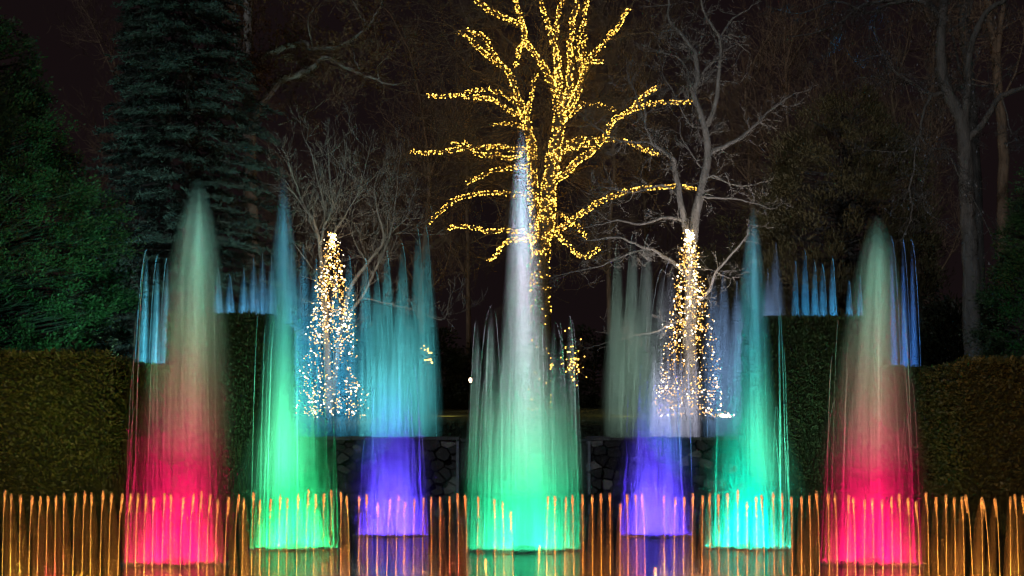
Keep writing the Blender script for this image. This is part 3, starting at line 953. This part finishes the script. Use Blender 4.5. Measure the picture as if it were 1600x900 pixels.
# ------------------------------------------------------------------ fountains
S_FINE = water_stream('water_thread', 22)
S_THIN = water_stream('water_thread_thin', 10)
S_JET = water_stream('water_jet', 110)
S_VEIL = water_stream('water_veil', .10)
S_VEIL2 = water_stream('water_foam', 3)
S_TIP = water_stream('water_tip', 20)
UNIT = {}
def unit_mesh(power, mat, zmax=1.):
    prof = [(max(.004, (1 - z) ** power), z) for z in [0, .15, .3, .45, .6, .7, .8, .87, .92, .96, .985, .998]]
    mb = MB(); mb.lathe(prof, 20)
    return mb.mesh('spray', mat)

def plume(parent, base, top, half, mat, power, name='spray'):
    """spray body from base to top (points relative to the parent), half = half-width at the foot"""
    key = (mat.name, power)
    if key not in UNIT: UNIT[key] = unit_mesh(power, mat)
    o = link(name, UNIT[key], parent)
    v = Vector(top) - Vector(base)
    o.location = base
    o.rotation_euler = v.to_track_quat('Z', 'Y').to_euler()
    o.scale = (half, half, v.length)
    return o

def stream_mesh(pts, rad, seg=6):
    mb = MB(); mb.tube(pts, rad, seg)
    return mb

def arc(p0, apex, k=12, upto=1.):
    """parabola from p0 through its apex; upto 1 = rise only, 2 = rise and fall back to the start height"""
    out = []
    p0 = Vector(p0); ap = Vector(apex)
    n = int(k * upto)
    for i in range(n + 1):
        u = i / k
        out.append(Vector((p0.x + (ap.x - p0.x) * u, p0.y + (ap.y - p0.y) * u, p0.z + (ap.z - p0.z) * (1 - (1 - u) ** 2))))
    return out

def nozzles(t, r):
    mb = MB()
    k = 36
    mb.lathe([(r + .008, -.05), (r + .018, -.01), (r + .014, .004), (r - .0, .008), (r - .014, .002), (r - .018, -.05)], 40)
    mb2 = MB()
    vs = mb.v[:]; fs = [f for f in mb.f if len(f) == 4]
    fs += [(200 + i, 200 + (i + 1) % 40, (i + 1) % 40, i) for i in range(40)]
    mb2.add(vs, fs); mb2.obj('nozzle_ring', M_METAL, t, None, True)
    hb = MB(); hb.lathe([(.20, -.05), (.20, .03), (.16, .075), (.06, .095), (.02, .1)], 18); hb.obj('nozzle_housing', M_METAL, t, None, True)
    nz = MB()
    for i in range(18):
        a = 2 * PI * i / 18
        nz.tube([(r * math.cos(a), r * math.sin(a), .03), (r * math.cos(a) * .99, r * math.sin(a) * .99, .09)], [.014, .009], 6)
    nz.obj('nozzles', M_METAL, t, 'stuff')

def fountain(label, px, py, halfpx, low, streams, wide, beam, seed, spires=(), lowmist=None, hrange=(.35, .8), thr=(5, 9), fan=-.25, Hmist=3.4):
    """low: (height m, R, density) broad body; spires: list of (px,py top, half m, power, density)"""
    d = CH * 1900 / (py - 740)
    rnd = random.Random(seed)
    org = Vector((X(px, d), d, 0))
    r0 = halfpx / 1900 * d
    t = thing('fountain', label, 'fountain', org)
    nozzles(t, r0 * .96)
    for i, (hx, rx, dn, pw) in enumerate(low):
        mt = water_spray('spray_low_%d_%d' % (seed, i), dn * 1.25, pw, 1.35, 6, 1.9, .24, .9, seed + i * 3.1, .25, 2.2)
        plume(t, (rnd.uniform(-.05, .05), 0, .02), (rnd.uniform(-.05, .05), 0, hx), rx * r0, mt, pw)
    for i, (sx, sy, hf, pw, dn, dx) in enumerate(spires):
        mt = water_spray('spray_spire_%d_%d' % (seed, i), dn * 1.3, pw, 1.3, 4.5, 1.8, .22, .07, seed * 2.3 + i, .4, 9)
        top = P(sx, sy, d) - org
        plume(t, (dx, 0, .02), top, hf, mt, pw)
    mt = water_spray('spray_mist_%d' % seed, .075, .6, 1.2, 3, 1.6, .2, .8, seed * 1.7, .3, 2)
    plume(t, (0, 0, .02), (0, 0, Hmist), 1.75 * r0, mt, .6, 'drifting_mist')
    fm = MB(); q = r0 * .97
    ringp = [(q - .04, .010), (q + .04, .010), (q + .03, .035), (q, .05), (q - .03, .03)]
    for a_, (rr_, zz_) in enumerate(ringp):
        fm.v += [(rr_ * math.cos(2 * PI * k / 48) * (1 + .02 * math.sin(k * 5.3)), rr_ * math.sin(2 * PI * k / 48), zz_ * (1 + .35 * math.sin(k * 2.7))) for k in range(48)]
    fm.f += [(a_ * 48 + k, a_ * 48 + (k + 1) % 48, ((a_ + 1) % 5) * 48 + (k + 1) % 48, ((a_ + 1) % 5) * 48 + k) for a_ in range(5) for k in range(48)]
    fm.obj('foam_ring', S_VEIL2, t)
    Hm = max([h_ for h_, *_ in low]) if low else 2.
    for i in range(streams):
        a = rnd.uniform(0, 2 * PI); rr = r0 * rnd.uniform(.05, 1.) ** .7 * .95
        if i < streams * .2: rr = r0 * .94
        hh = Hm * rnd.uniform(*hrange)
        p0 = (rr * math.cos(a), rr * math.sin(a), .03)
        ap = (rr * math.cos(a) * (1 + fan * rnd.uniform(.2, 1.3)) , rr * math.sin(a) * (1 + fan), hh)
        pts = arc(p0, ap, 9, 1.)
        n = len(pts)
        rad = [rnd.uniform(*thr) / 1000 * (1 - .55 * (j / (n - 1))) for j in range(n)]
        rad = [max(.004, q) for q in rad]; rad[-1] = .003
        k0 = rnd.uniform(.8, 1.2)
        stream_mesh(pts, rad, 5).obj('water_stream', S_THIN if rnd.random() < .65 else S_FINE, t)
    for (loc_, size, spread, W, col) in wide:
        area('fountain_lamp', org + Vector(loc_), size, spread, W, col)
    # added lamps hidden low behind the fountain, to tint the head of its plume
    for (sx, sy, back, W, col, cone) in beam:
        tgt = P(sx, sy, d)
        spot('added_plume_light', (tgt.x, d + back, .15), tgt, W, col, cone, .08)
    return t, org, d

def extra(t, org, d, items, m=None):
    """drawn threads: (base px,py, apex px,py, arc amount, r)"""
    for (bx, by, ax, ay, up, rr) in items:
        p0 = P(bx, by, d) - org; ap = P(ax, ay, d) - org
        p0.y = ap.y = random.Random(bx).uniform(-.3, .3)
        pts = arc(p0, ap, 10, up); n = len(pts)
        rad = [rr * .62 * (1 - .3 * min(1, j / 10)) for j in range(n)]; rad[-1] = .004
        stream_mesh(pts, rad, 5).obj('water_stream', m or S_THIN, t)

MAG = (1, 0, .11); MAG2 = (1, .0, .115)
GRN = (.03, 1, .30); TEAL = (0, 1, .62); CGR = (.04, 1, .42); VIO = (.09, .025, 1)
# left magenta
t, o, d = fountain('left magenta fountain with a tall pale green plume', 275, 882, 82,
    [(1.35, 1.1, .7, .62), (4.3, 1.1, .10, .5), (2.8, 1.12, .2, .45)], 42,
    [((0, 0, .03), 1.4, 100, 125, MAG), ((-.1, .0, .05), 1.3, 24, 34, MAG)],
    [(305, 385, 6.5, 19000, (.15, 1, .50), 46)], 1,
    spires=[(311, 276, .95, .56, .6, .12), (312, 300, .5, .5, .7, .2)], hrange=(.35, 1.0))
extra(t, o, d, [(205, 880, 214, 500, 1, .010), (222, 880, 240, 530, 1, .008), (350, 880, 338, 560, 1, .007), (258, 870, 262, 640, 1, .02)])
# right magenta
t, o, d = fountain('right magenta fountain with a tall pale green plume', 1360, 882, 80,
    [(1.35, 1.1, .7, .62), (4.2, 1.1, .10, .5), (2.8, 1.12, .2, .45)], 40,
    [((0, 0, .03), 1.4, 100, 125, MAG2), ((.12, .0, .05), 1.3, 24, 32, MAG2)],
    [(1368, 430, 6.5, 19000, (.15, 1, .55), 44)], 2,
    spires=[(1372, 333, .9, .56, .6, 0.), (1374, 360, .5, .5, .6, .05)], hrange=(.35, .9))
extra(t, o, d, [(1291, 880, 1302, 555, 1, .012), (1297, 880, 1300, 700, 1, .008), (1425, 878, 1412, 650, 1.7, .012), (1405, 880, 1418, 655, 1, .009)])
# left green
t, o, d = fountain('left green fountain with a slim cyan plume', 460, 858, 72,
    [(1.1, 1.1, .5, .6), (4.5, 1.1, .22, .5), (3.0, 1.12, .2, .42)], 40,
    [((0, 0, .03), 1.5, 100, 160, GRN), ((0, 0, .05), 1.5, 24, 22, GRN)],
    [(443, 370, 9, 40000, (.10, .62, 1), 38)], 3,
    spires=[(443, 267, .66, .68, .8, -.15), (443, 290, .24, .7, 1.8, -.18)], hrange=(.3, .95))
extra(t, o, d, [(518, 855, 517, 480, 1, .012), (408, 855, 420, 520, 1, .008), (476, 856, 483, 810, 2, .016), (511, 856, 497, 800, 1, .014), (402, 856, 407, 818, 1, .014)])
# right teal
t, o, d = fountain('right teal fountain with a slim cyan plume', 1168, 857, 70,
    [(1.1, 1.1, .5, .6), (4.3, 1.1, .22, .5), (3.0, 1.12, .2, .42)], 40,
    [((0, 0, .03), 1.5, 100, 160, TEAL), ((0, 0, .05), 1.5, 24, 26, TEAL)],
    [(1177, 410, 9, 40000, (.14, .66, 1), 36)], 4,
    spires=[(1177, 315, .66, .68, .8, .05), (1177, 338, .24, .7, 1.8, .2)], hrange=(.3, .95))
extra(t, o, d, [(1230, 853, 1218, 480, 1, .012), (1204, 855, 1212, 634, 1.8, .011), (1115, 855, 1122, 520, 1, .008), (1141, 856, 1146, 810, 2, .01), (1154, 856, 1155, 810, 1, .012), (1199, 857, 1198, 780, 1, .014)])
# central
t, o, d = fountain('central green fountain with the tallest pale plume in the middle', 818, 861, 94,
    [(1.0, 1.08, .4, .6), (4.1, 1.08, .2, .36), (3.1, 1.1, .15, .4)], 54,
    [((0, 0, .03), 1.9, 100, 120, CGR), ((0, 0, .05), 1.9, 20, 110, (.03, 1, .42))],
    [(818, 400, 11, 80000, (.92, .68, 1), 40), (815, 250, 11, 85000, (.30, .66, 1), 16)], 5,
    spires=[(815, 192, .62, .6, 1.5, .05), (815, 235, .26, .6, 2.6, .05)], hrange=(.35, .95), fan=-.15)
SP_PEAK = water_spray('spray_peak', 1.1, .55, 1.1, 4, 2.2, .3, .5, 4.4, .5, 5)
for (bx, tx, ty, hf) in ((738, 746, 500, .22), (757, 768, 477, .26), (778, 790, 520, .24), (862, 866, 500, .2), (900, 890, 491, .22), (880, 876, 515, .2), (835, 842, 540, .25)):
    plume(t, P(bx, 861, d) - o, P(tx, ty, d) - o, hf, SP_PEAK, .55)
extra(t, o, d, [(729, 858, 744, 500, 1, .012), (735, 859, 768, 478, 1, .010), (905, 858, 890, 492, 1, .012), (912, 857, 893, 500, 1, .009), (900, 858, 868, 500, 1, .009), (843, 858, 842, 806, 1, .012), (790, 860, 772, 485, 1, .01)])
# violet pair
t, o, d = fountain('left violet fountain in front of the rubble wall', 612, 838, 60,
    [(1.7, 1.12, .4, .5), (3.6, 1.1, .2, .5)], 30,
    [((0, 0, .03), 1.5, 90, 230, VIO), ((0, 0, .05), 1.5, 26, 90, (.10, .07, 1)), ((0, 0, .06), 1.2, 12, 60, (.14, .12, 1))], [], 6, hrange=(.4, 1.0))
t, o, d = fountain('right violet fountain in front of the rubble wall', 1025, 838, 60,
    [(1.7, 1.12, .4, .5), (3.6, 1.1, .2, .5)], 30,
    [((0, 0, .03), 1.5, 90, 230, VIO), ((0, 0, .05), 1.5, 26, 90, (.10, .07, 1)), ((0, 0, .06), 1.2, 12, 60, (.14, .12, 1))], [], 7, hrange=(.4, 1.0))

# ------------------------------------------------------------------ terrace jets behind the wall
DT = 38.0
SP_T = water_spray('spray_terrace', 2.2, .6, 1.1, 3, 2., .25, .0, 2.2, .6, 5)
SP_T2 = water_spray('spray_terrace_faint', .95, .6, 1.1, 3, 2., .25, .0, 7.2, .6, 5)
ORD = ['first', 'second', 'third', 'fourth', 'fifth', 'sixth', 'seventh', 'eighth', 'ninth', 'tenth', 'eleventh', 'twelfth', 'thirteenth', 'fourteenth', 'fifteenth', 'sixteenth']
def tjet(label, bx, tx, ty, half, dd=0., mat=None, group=None, thread=.006):
    d = DT + dd
    base = P(bx, 683, d); base.z = 2.16
    t = thing('water_jet', label, 'water jet', base, group)
    top = P(tx, ty, d) - base
    pts = arc((0, 0, 0), top, 10, 1.)
    rad = [thread * (1 + 1.2 * (j / 10)) for j in range(11)]; rad[-1] = .006
    stream_mesh(pts, rad, 6).obj('water_stream', S_THIN, t)
    inward = -1 if tx < bx else 1
    plume(t, (top.x * .55, 0, 0), top, half, mat or SP_T, .6)
    return t
GL = [(205, 230, 390), (228, 247, 398), (244, 262, 402)]
for i, (b, tx, ty) in enumerate(GL): tjet(ORD[i] + ' blue jet from the left, standing behind the left low hedge', b, tx, ty, .26, 1, group='blue jets behind the left hedges')
GL = [(352, 340, 418), (372, 358, 428), (384, 381, 420), (399, 396, 402), (412, 410, 395), (426, 424, 400)]
for i, (b, tx, ty) in enumerate(GL): tjet(ORD[i] + ' blue jet from the left, rising over the tall left pier', b, tx, ty, .5, 1, group='blue jets over the left pier')
GL = [(452, 456, 385), (474, 474, 380), (497, 494, 402), (532, 524, 420), (556, 545, 398)]
for i, (b, tx, ty) in enumerate(GL): tjet(ORD[i] + ' soft blue jet from the left, crossing the left cone of lights', b, tx, ty, .6, 0, SP_T2, 'soft blue jets across the left light cone')
GL = [(585, 570, 402), (603, 588, 425), (618, 604, 392), (634, 622, 440), (645, 628, 380), (664, 640, 470), (668, 652, 357), (682, 665, 352)]
for i, (b, tx, ty) in enumerate(GL): tjet(ORD[i] + ' teal jet from the left, between left light cone and central fountain', b, tx, ty, .55, 0, SP_T2, 'teal jets left of the centre')
for i, tx in enumerate((566, 575, 585, 594, 603, 613, 624)):
    tjet(ORD[i] + ' jet from the left in the low cyan curtain above the left violet fountain', tx + 1, tx, 546 + (i % 3) * 4, .28, -.6, SP_T, 'low cyan curtain of jets')
GL = [(951, 965, 376), (970, 990, 364), (988, 1013, 366), (1002, 1036, 420), (1015, 1050, 400)]
for i, (b, tx, ty) in enumerate(GL): tjet(ORD[i] + ' pale green white jet from the left, right of the central fountain', b, tx, ty, .55, 0, SP_T2, 'pale jets right of the centre')
for i, tx in enumerate((1022, 1033, 1044, 1054, 1064, 1075, 1087)):
    tjet(ORD[i] + ' jet from the left in the low lilac curtain before the right light cone', tx + 1, tx, 540 + (i % 3) * 5, .32, -.6, SP_T, 'low pale curtain of jets')
GL = [(1105, 1115, 430), (1120, 1131, 424), (1148, 1152, 440), (1200, 1200, 420), (1218, 1212, 378)]
for i, (b, tx, ty) in enumerate(GL): tjet(ORD[i] + ' soft lilac blue jet from the left, round the right teal fountain', b, tx, ty, .6, 0, SP_T2, 'lilac blue jets round the teal fountain')
GL = [(1252, 1242, 408), (1268, 1257, 388), (1284, 1272, 406), (1300, 1284, 412), (1312, 1300, 402), (1338, 1326, 438), (1352, 1343, 432)]
for i, (b, tx, ty) in enumerate(GL): tjet(ORD[i] + ' blue jet from the left, rising over the tall right pier', b, tx, ty, .34, 1, group='blue jets over the right pier')
GL = [(1412, 1392, 370), (1427, 1410, 374), (1443, 1424, 375)]
for i, (b, tx, ty) in enumerate(GL): tjet(ORD[i] + ' deep blue jet from the left, right of the right green plume', b, tx, ty, .2, 1, group='deep blue jets at the right')

def strip(x0, x1, d, z, W, col, spread=26, sy=.8):
    area('jet_lamp', (X((x0 + x1) / 2, d), d, z), abs(X(x1, d) - X(x0, d)), spread, W, col, (PI, 0, 0), sy)
BLUE = (.05, .45, 1); CY = (.1, .75, .95)
strip(200, 262, DT + 1, 2.2, 184, (.06, .62, .9))
strip(335, 435, DT + 1, 2.2, 258, (.03, .46, 1))
strip(440, 560, DT, 2.2, 184, (.06, .55, .9))
strip(560, 690, DT, 2.2, 165, (.12, .8, .85))
strip(560, 632, DT - .6, 2.2, 57, (.12, .8, .95))
strip(945, 1020, DT, 2.2, 57, (.55, .9, .7))
strip(1015, 1095, DT - .6, 2.2, 76, (.7, .72, .95))
strip(1100, 1235, DT, 2.2, 159, (.3, .55, 1))
strip(1236, 1355, DT + 1, 2.2, 292, (.03, .48, 1))
strip(1385, 1446, DT + 1, 2.2, 140, (.05, .28, 1))

# ------------------------------------------------------------------ the front row of amber jets
FD = 13.6
ROW = """3,7.5,767 16,17.5,773 30.5,32,775 44.7,50,775 58,63,776 72,75,775 85.5,87.5,775 99,100,770 113.7,118,771 128,132.5,768 141,143,771 156,161,768 169.5,174,772 183.5,191,772 197,204,772
211,215.5,772 224.5,228,772 238,240,777 252.7,257,771 266,267,773 281,286,778 295.5,302,772 309,315,768 322.5,328,773 336,340,781 350.5,357,777 365,373,773 378,381,779 392.5,396,769
406,406,781 420,423,780 434.7,438,774 447.5,449,778 463,466,772 477,482,765 490,493,773 504.5,506,772 517.5,517.5,766 532.5,533,769 546,542,775 561,561,775 574,573,773 589,590,786
604,609.5,780 618,623,773 631,632.5,785 646,647.5,780 660,661.6,778 674,673.5,777 688,687.5,777 702.7,702.5,776 716.7,715,772 730,727,774 745.5,747.5,776 759,759,874 774,772.5,780 787.5,785.5,784
801.7,798,800 841,843,852 854,856,775 867.5,867,775 882.5,884,777 896.7,894.5,774 911,910,773 926,925.5,774 939.7,939,772 953.7,953,772 968.7,969.5,787 981.7,980,773 995,993,773
1008.5,1003.5,771 1024,1024,887 1038,1037.5,775 1053,1055,777 1068,1069,777 1081.7,1082.5,771 1096.7,1098,775 1109.5,1108.7,771 1123.7,1122.5,773 1138,1136.7,772 1153,1152.7,765 1167.5,1167,785 1182.5,1181.5,776 1195,1190,773
1210,1208,770 1224,1222,771 1238,1236.5,777 1252.5,1252.5,776 1266.7,1265,775 1281,1276,768 1295.7,1294,771 1308.7,1305,773 1324,1326,774 1337,1333.5,778 1351,1351,782 1365.5,1363,779 1380,1378,781 1394.7,1393,776
1408.7,1405,773 1423,1419,779 1437.5,1431.5,784 1452,1447,770 1466,1462.5,778 1479,1478,773 1493,1491,778 1507,1503,777 1520.5,1509,774 1535.5,1533.5,779 1548,1534.5,778 1563,1555,779 1579,1578.5,777 1591.7,1586,773 1606,1598,775"""
ZONES = [(0, 'against the olive hedge at the left edge'), (168, 'between the left hedge and the left magenta glow'), (205, 'across the left half of the left magenta fountain'),
         (290, 'across the right half of the left magenta fountain'), (375, 'across the left half of the left green fountain'), (462, 'across the right half of the left green fountain'),
         (543, 'across the left violet fountain'), (655, 'across the dark left rubble wall'), (742, 'across the central fountain'), (905, 'across the dark right rubble wall'),
         (968, 'across the left half of the right violet fountain'), (1030, 'across the right half of the right violet fountain'), (1090, 'across the left half of the right teal fountain'),
         (1160, 'across the right half of the right teal fountain'), (1232, 'against the dark gap right of the teal fountain'), (1290, 'across the left half of the right magenta fountain'),
         (1360, 'across the right half of the right magenta fountain'), (1440, 'against the olive hedge at the right edge')]
rnd = random.Random(77)
cnt = {}
for item in ROW.split():
    bx, tx, ty = map(float, item.split(','))
    k = max(i for i, zz in enumerate(ZONES) if bx >= zz[0])
    cnt[k] = cnt.get(k, 0) + 1
    d = FD + rnd.uniform(-.04, .04)
    s = 1900 / d
    short = ty > 830
    base = Vector((X(bx, d), d, .0))
    top = P(tx, ty, d) - base
    bxx = X(bx + (bx - tx) * .06, d) - base.x
    lab = ('short amber jet, ' if short else 'thin amber jet, ') + ORD[cnt[k] - 1] + ' from the left, ' + ZONES[k][1]
    t = thing('water_jet', lab, 'water jet', base, 'amber jets in the front row')
    noz = MB(); noz.tube([(0, 0, -.05), (0, 0, .02)], [.012, .008], 6); noz.obj('nozzle', M_METAL, t)
    a = arc((0, 0, .02), top, 12, 1.)
    n = len(a)
    rad = [.0034 + .0040 * (j / 12) ** 2 for j in range(n)]
    stream_mesh(a, rad, 6).obj('water_stream', S_JET, t)
    # rounded soft head where the water turns over
    H = top.z
    hd = [top + Vector((-top.x * .2, 0, -.21)), top + Vector((-top.x * .1, 0, -.12)), top + Vector((0, 0, -.045)), top + Vector((top.x * .03, 0, 0)), top + Vector((0, 0, .016))]
    stream_mesh(hd, [.004, .010, .0165, .014, .003], 8).obj('jet_head', S_TIP, t)
    # falling spray on the far side of the arc
    f = []; fr = []
    lean = top.x if abs(top.x) > .02 else .02 * (1 if bx < 800 else -1)
    for j in range(11):
        u = j / 10
        f.append(Vector((top.x + lean * .9 * u + .012 * u, .03 * u, top.z - .01 - (top.z - .02) * u * u)))
        fr.append(.014 + .052 * u ** 1.1)
    stream_mesh(f, fr, 8).obj('falling_spray', S_VEIL, t)

segc = [(-20, 62, (1, 0.50, 0.050)), (62, 95, (1, 0.08, 0.070)), (95, 180, (1, 0.44, 0.040)), (180, 330, (1, 0.36, 0.060)), (330, 460, (1, 0.44, 0.060)), (460, 600, (1, 0.44, 0.070)), (600, 695, (1, 0.34, 0.060)),
        (695, 730, (1, 0.06, 0.050)), (730, 860, (1, 0.44, 0.070)), (860, 975, (1, 0.34, 0.030)), (975, 1020, (1, 0.18, 0.125)), (1020, 1075, (1, 0.48, 0.080)), (1075, 1250, (1, 0.32, 0.060)),
        (1250, 1420, (1, 0.32, 0.060)), (1420, 1530, (1, 0.36, 0.040)), (1530, 1625, (1, 0.40, 0.040))]
for a, b, c in segc:
    Lm = (b - a) / 1900 * FD
    area('row_lamp', (X((a + b) / 2, FD), FD - .02, -.02 + .03), Lm, 80, 24 * Lm, c, (PI, 0, 0), .16)
    area('row_lamp', (X((a + b) / 2, FD), FD + .02, .012), Lm, 22, 19 * Lm, (1, .24, .04), (PI, 0, 0), .2)

# ------------------------------------------------------------------ floating leaves
L_FLOAT = surf('wet_dead_leaf', (.05, .03, .012), (.12, .06, .02), 20, .5)
for i, (px, py, lab) in enumerate([(1182, 865, 'largest brown leaf afloat before the right teal fountain'), (1162, 865, 'brown leaf afloat left of the largest one'),
                                   (1194, 866, 'brown leaf afloat right of the largest one'), (1150, 872, 'brown leaf afloat nearest the camera, before the teal fountain')]):
    d = CH * 1900 / (py - 740)
    mb = MB()
    a0 = i * 1.3; q = .07 if i else .1
    vs = [(q * math.cos(a0 + k * PI / 4) * (1 if k % 2 else .6), q * math.sin(a0 + k * PI / 4) * (1 if k % 2 else .6), .006 + .012 * (k % 2)) for k in range(8)] + [(0, 0, .004)]
    mb.add(vs, [(k, (k + 1) % 8, 8) for k in range(8)])
    o = mb.obj('floating_leaf', L_FLOAT); o.location = (X(px, d), d, 0)
    tag(o, lab, 'leaf', 'leaves afloat on the pool')

# ------------------------------------------------------------------ garden floodlights on the planting, and added fill lamps
spot('flood_or_fill', (X(20, 15), 15, .3), (X(30, 24), 24, 2.4), 2300, (1, .62, .22), 80)
spot('flood_or_fill', (X(110, 18), 18, .3), (X(95, 24), 24, 2.6), 900, (.5, 1, .2), 40)
spot('flood_or_fill', (X(1640, 15), 15, .3), (X(1600, 25), 25, 2.2), 2000, (1, .48, .16), 80)
spot('flood_or_fill', (X(1400, 22), 22, .3), (X(1440, 29), 29, 3.), 170, (.5, 1, .25), 50)
spot('flood_or_fill', (X(255, 27.6), 27.6, 2.6), (X(40, 31), 31, 7.5), 2100, (.24, 1, .56), 100)
spot('flood_or_fill', (X(1470, 28.4), 28.4, 3.), (X(1620, 32), 32, 6.5), 400, (.25, 1, .5), 80)
spot('flood_or_fill', (X(1250, 46), 46, 3.), (X(1310, 54), 54, 9), 13000, (1, .85, .5), 90)
spot('flood_or_fill', (X(560, 41), 41, 2.6), (X(470, 49), 52, 12), 2600, (1, .76, .58), 75)
spot('flood_or_fill', (X(1090, 41), 41, 2.6), (X(1095, 48), 48, 10), 6500, (1, .9, .85), 62)
spot('flood_or_fill', (X(980, 50), 50, 4.), (X(960, 56), 56, 3.4), 450, (1, .9, .2), 120)
spot('flood_or_fill', (X(700, 50), 50, 4.), (X(690, 56), 56, 3.4), 350, (1, .8, .25), 120)
spot('flood_or_fill', (X(850, 67), 67, 4.4), (X(800, 60), 60, 17), 34000, (1, .6, .12), 120)  # added gold lamp behind the tree, brightens twigs beyond the bulbs' reach
spot('flood_or_fill', (X(1340, 36), 36, 2.5), (X(1410, 43), 43, 13), 1500, (1, .95, .9), 60)  # added fill to bring up the twisting limbs
spot('flood_or_fill', (X(470, 26), 26, .5), (X(350, 30.5), 30.5, 2.6), 1500, (.25, 1, .5), 75)  # added green fill, stands in for fountain spill on the left pier
spot('flood_or_fill', (X(1160, 26), 26, .5), (X(1270, 30.5), 30.5, 2.8), 1000, (.35, 1, .6), 75)  # likewise added, for green spill on the right pier
spot('flood_or_fill', (X(200, 34), 34, 2.4), (X(300, 46), 46, 13), 6500, (.6, 1, .85), 100)  # extra blue-green fill put in to lift the tall fir
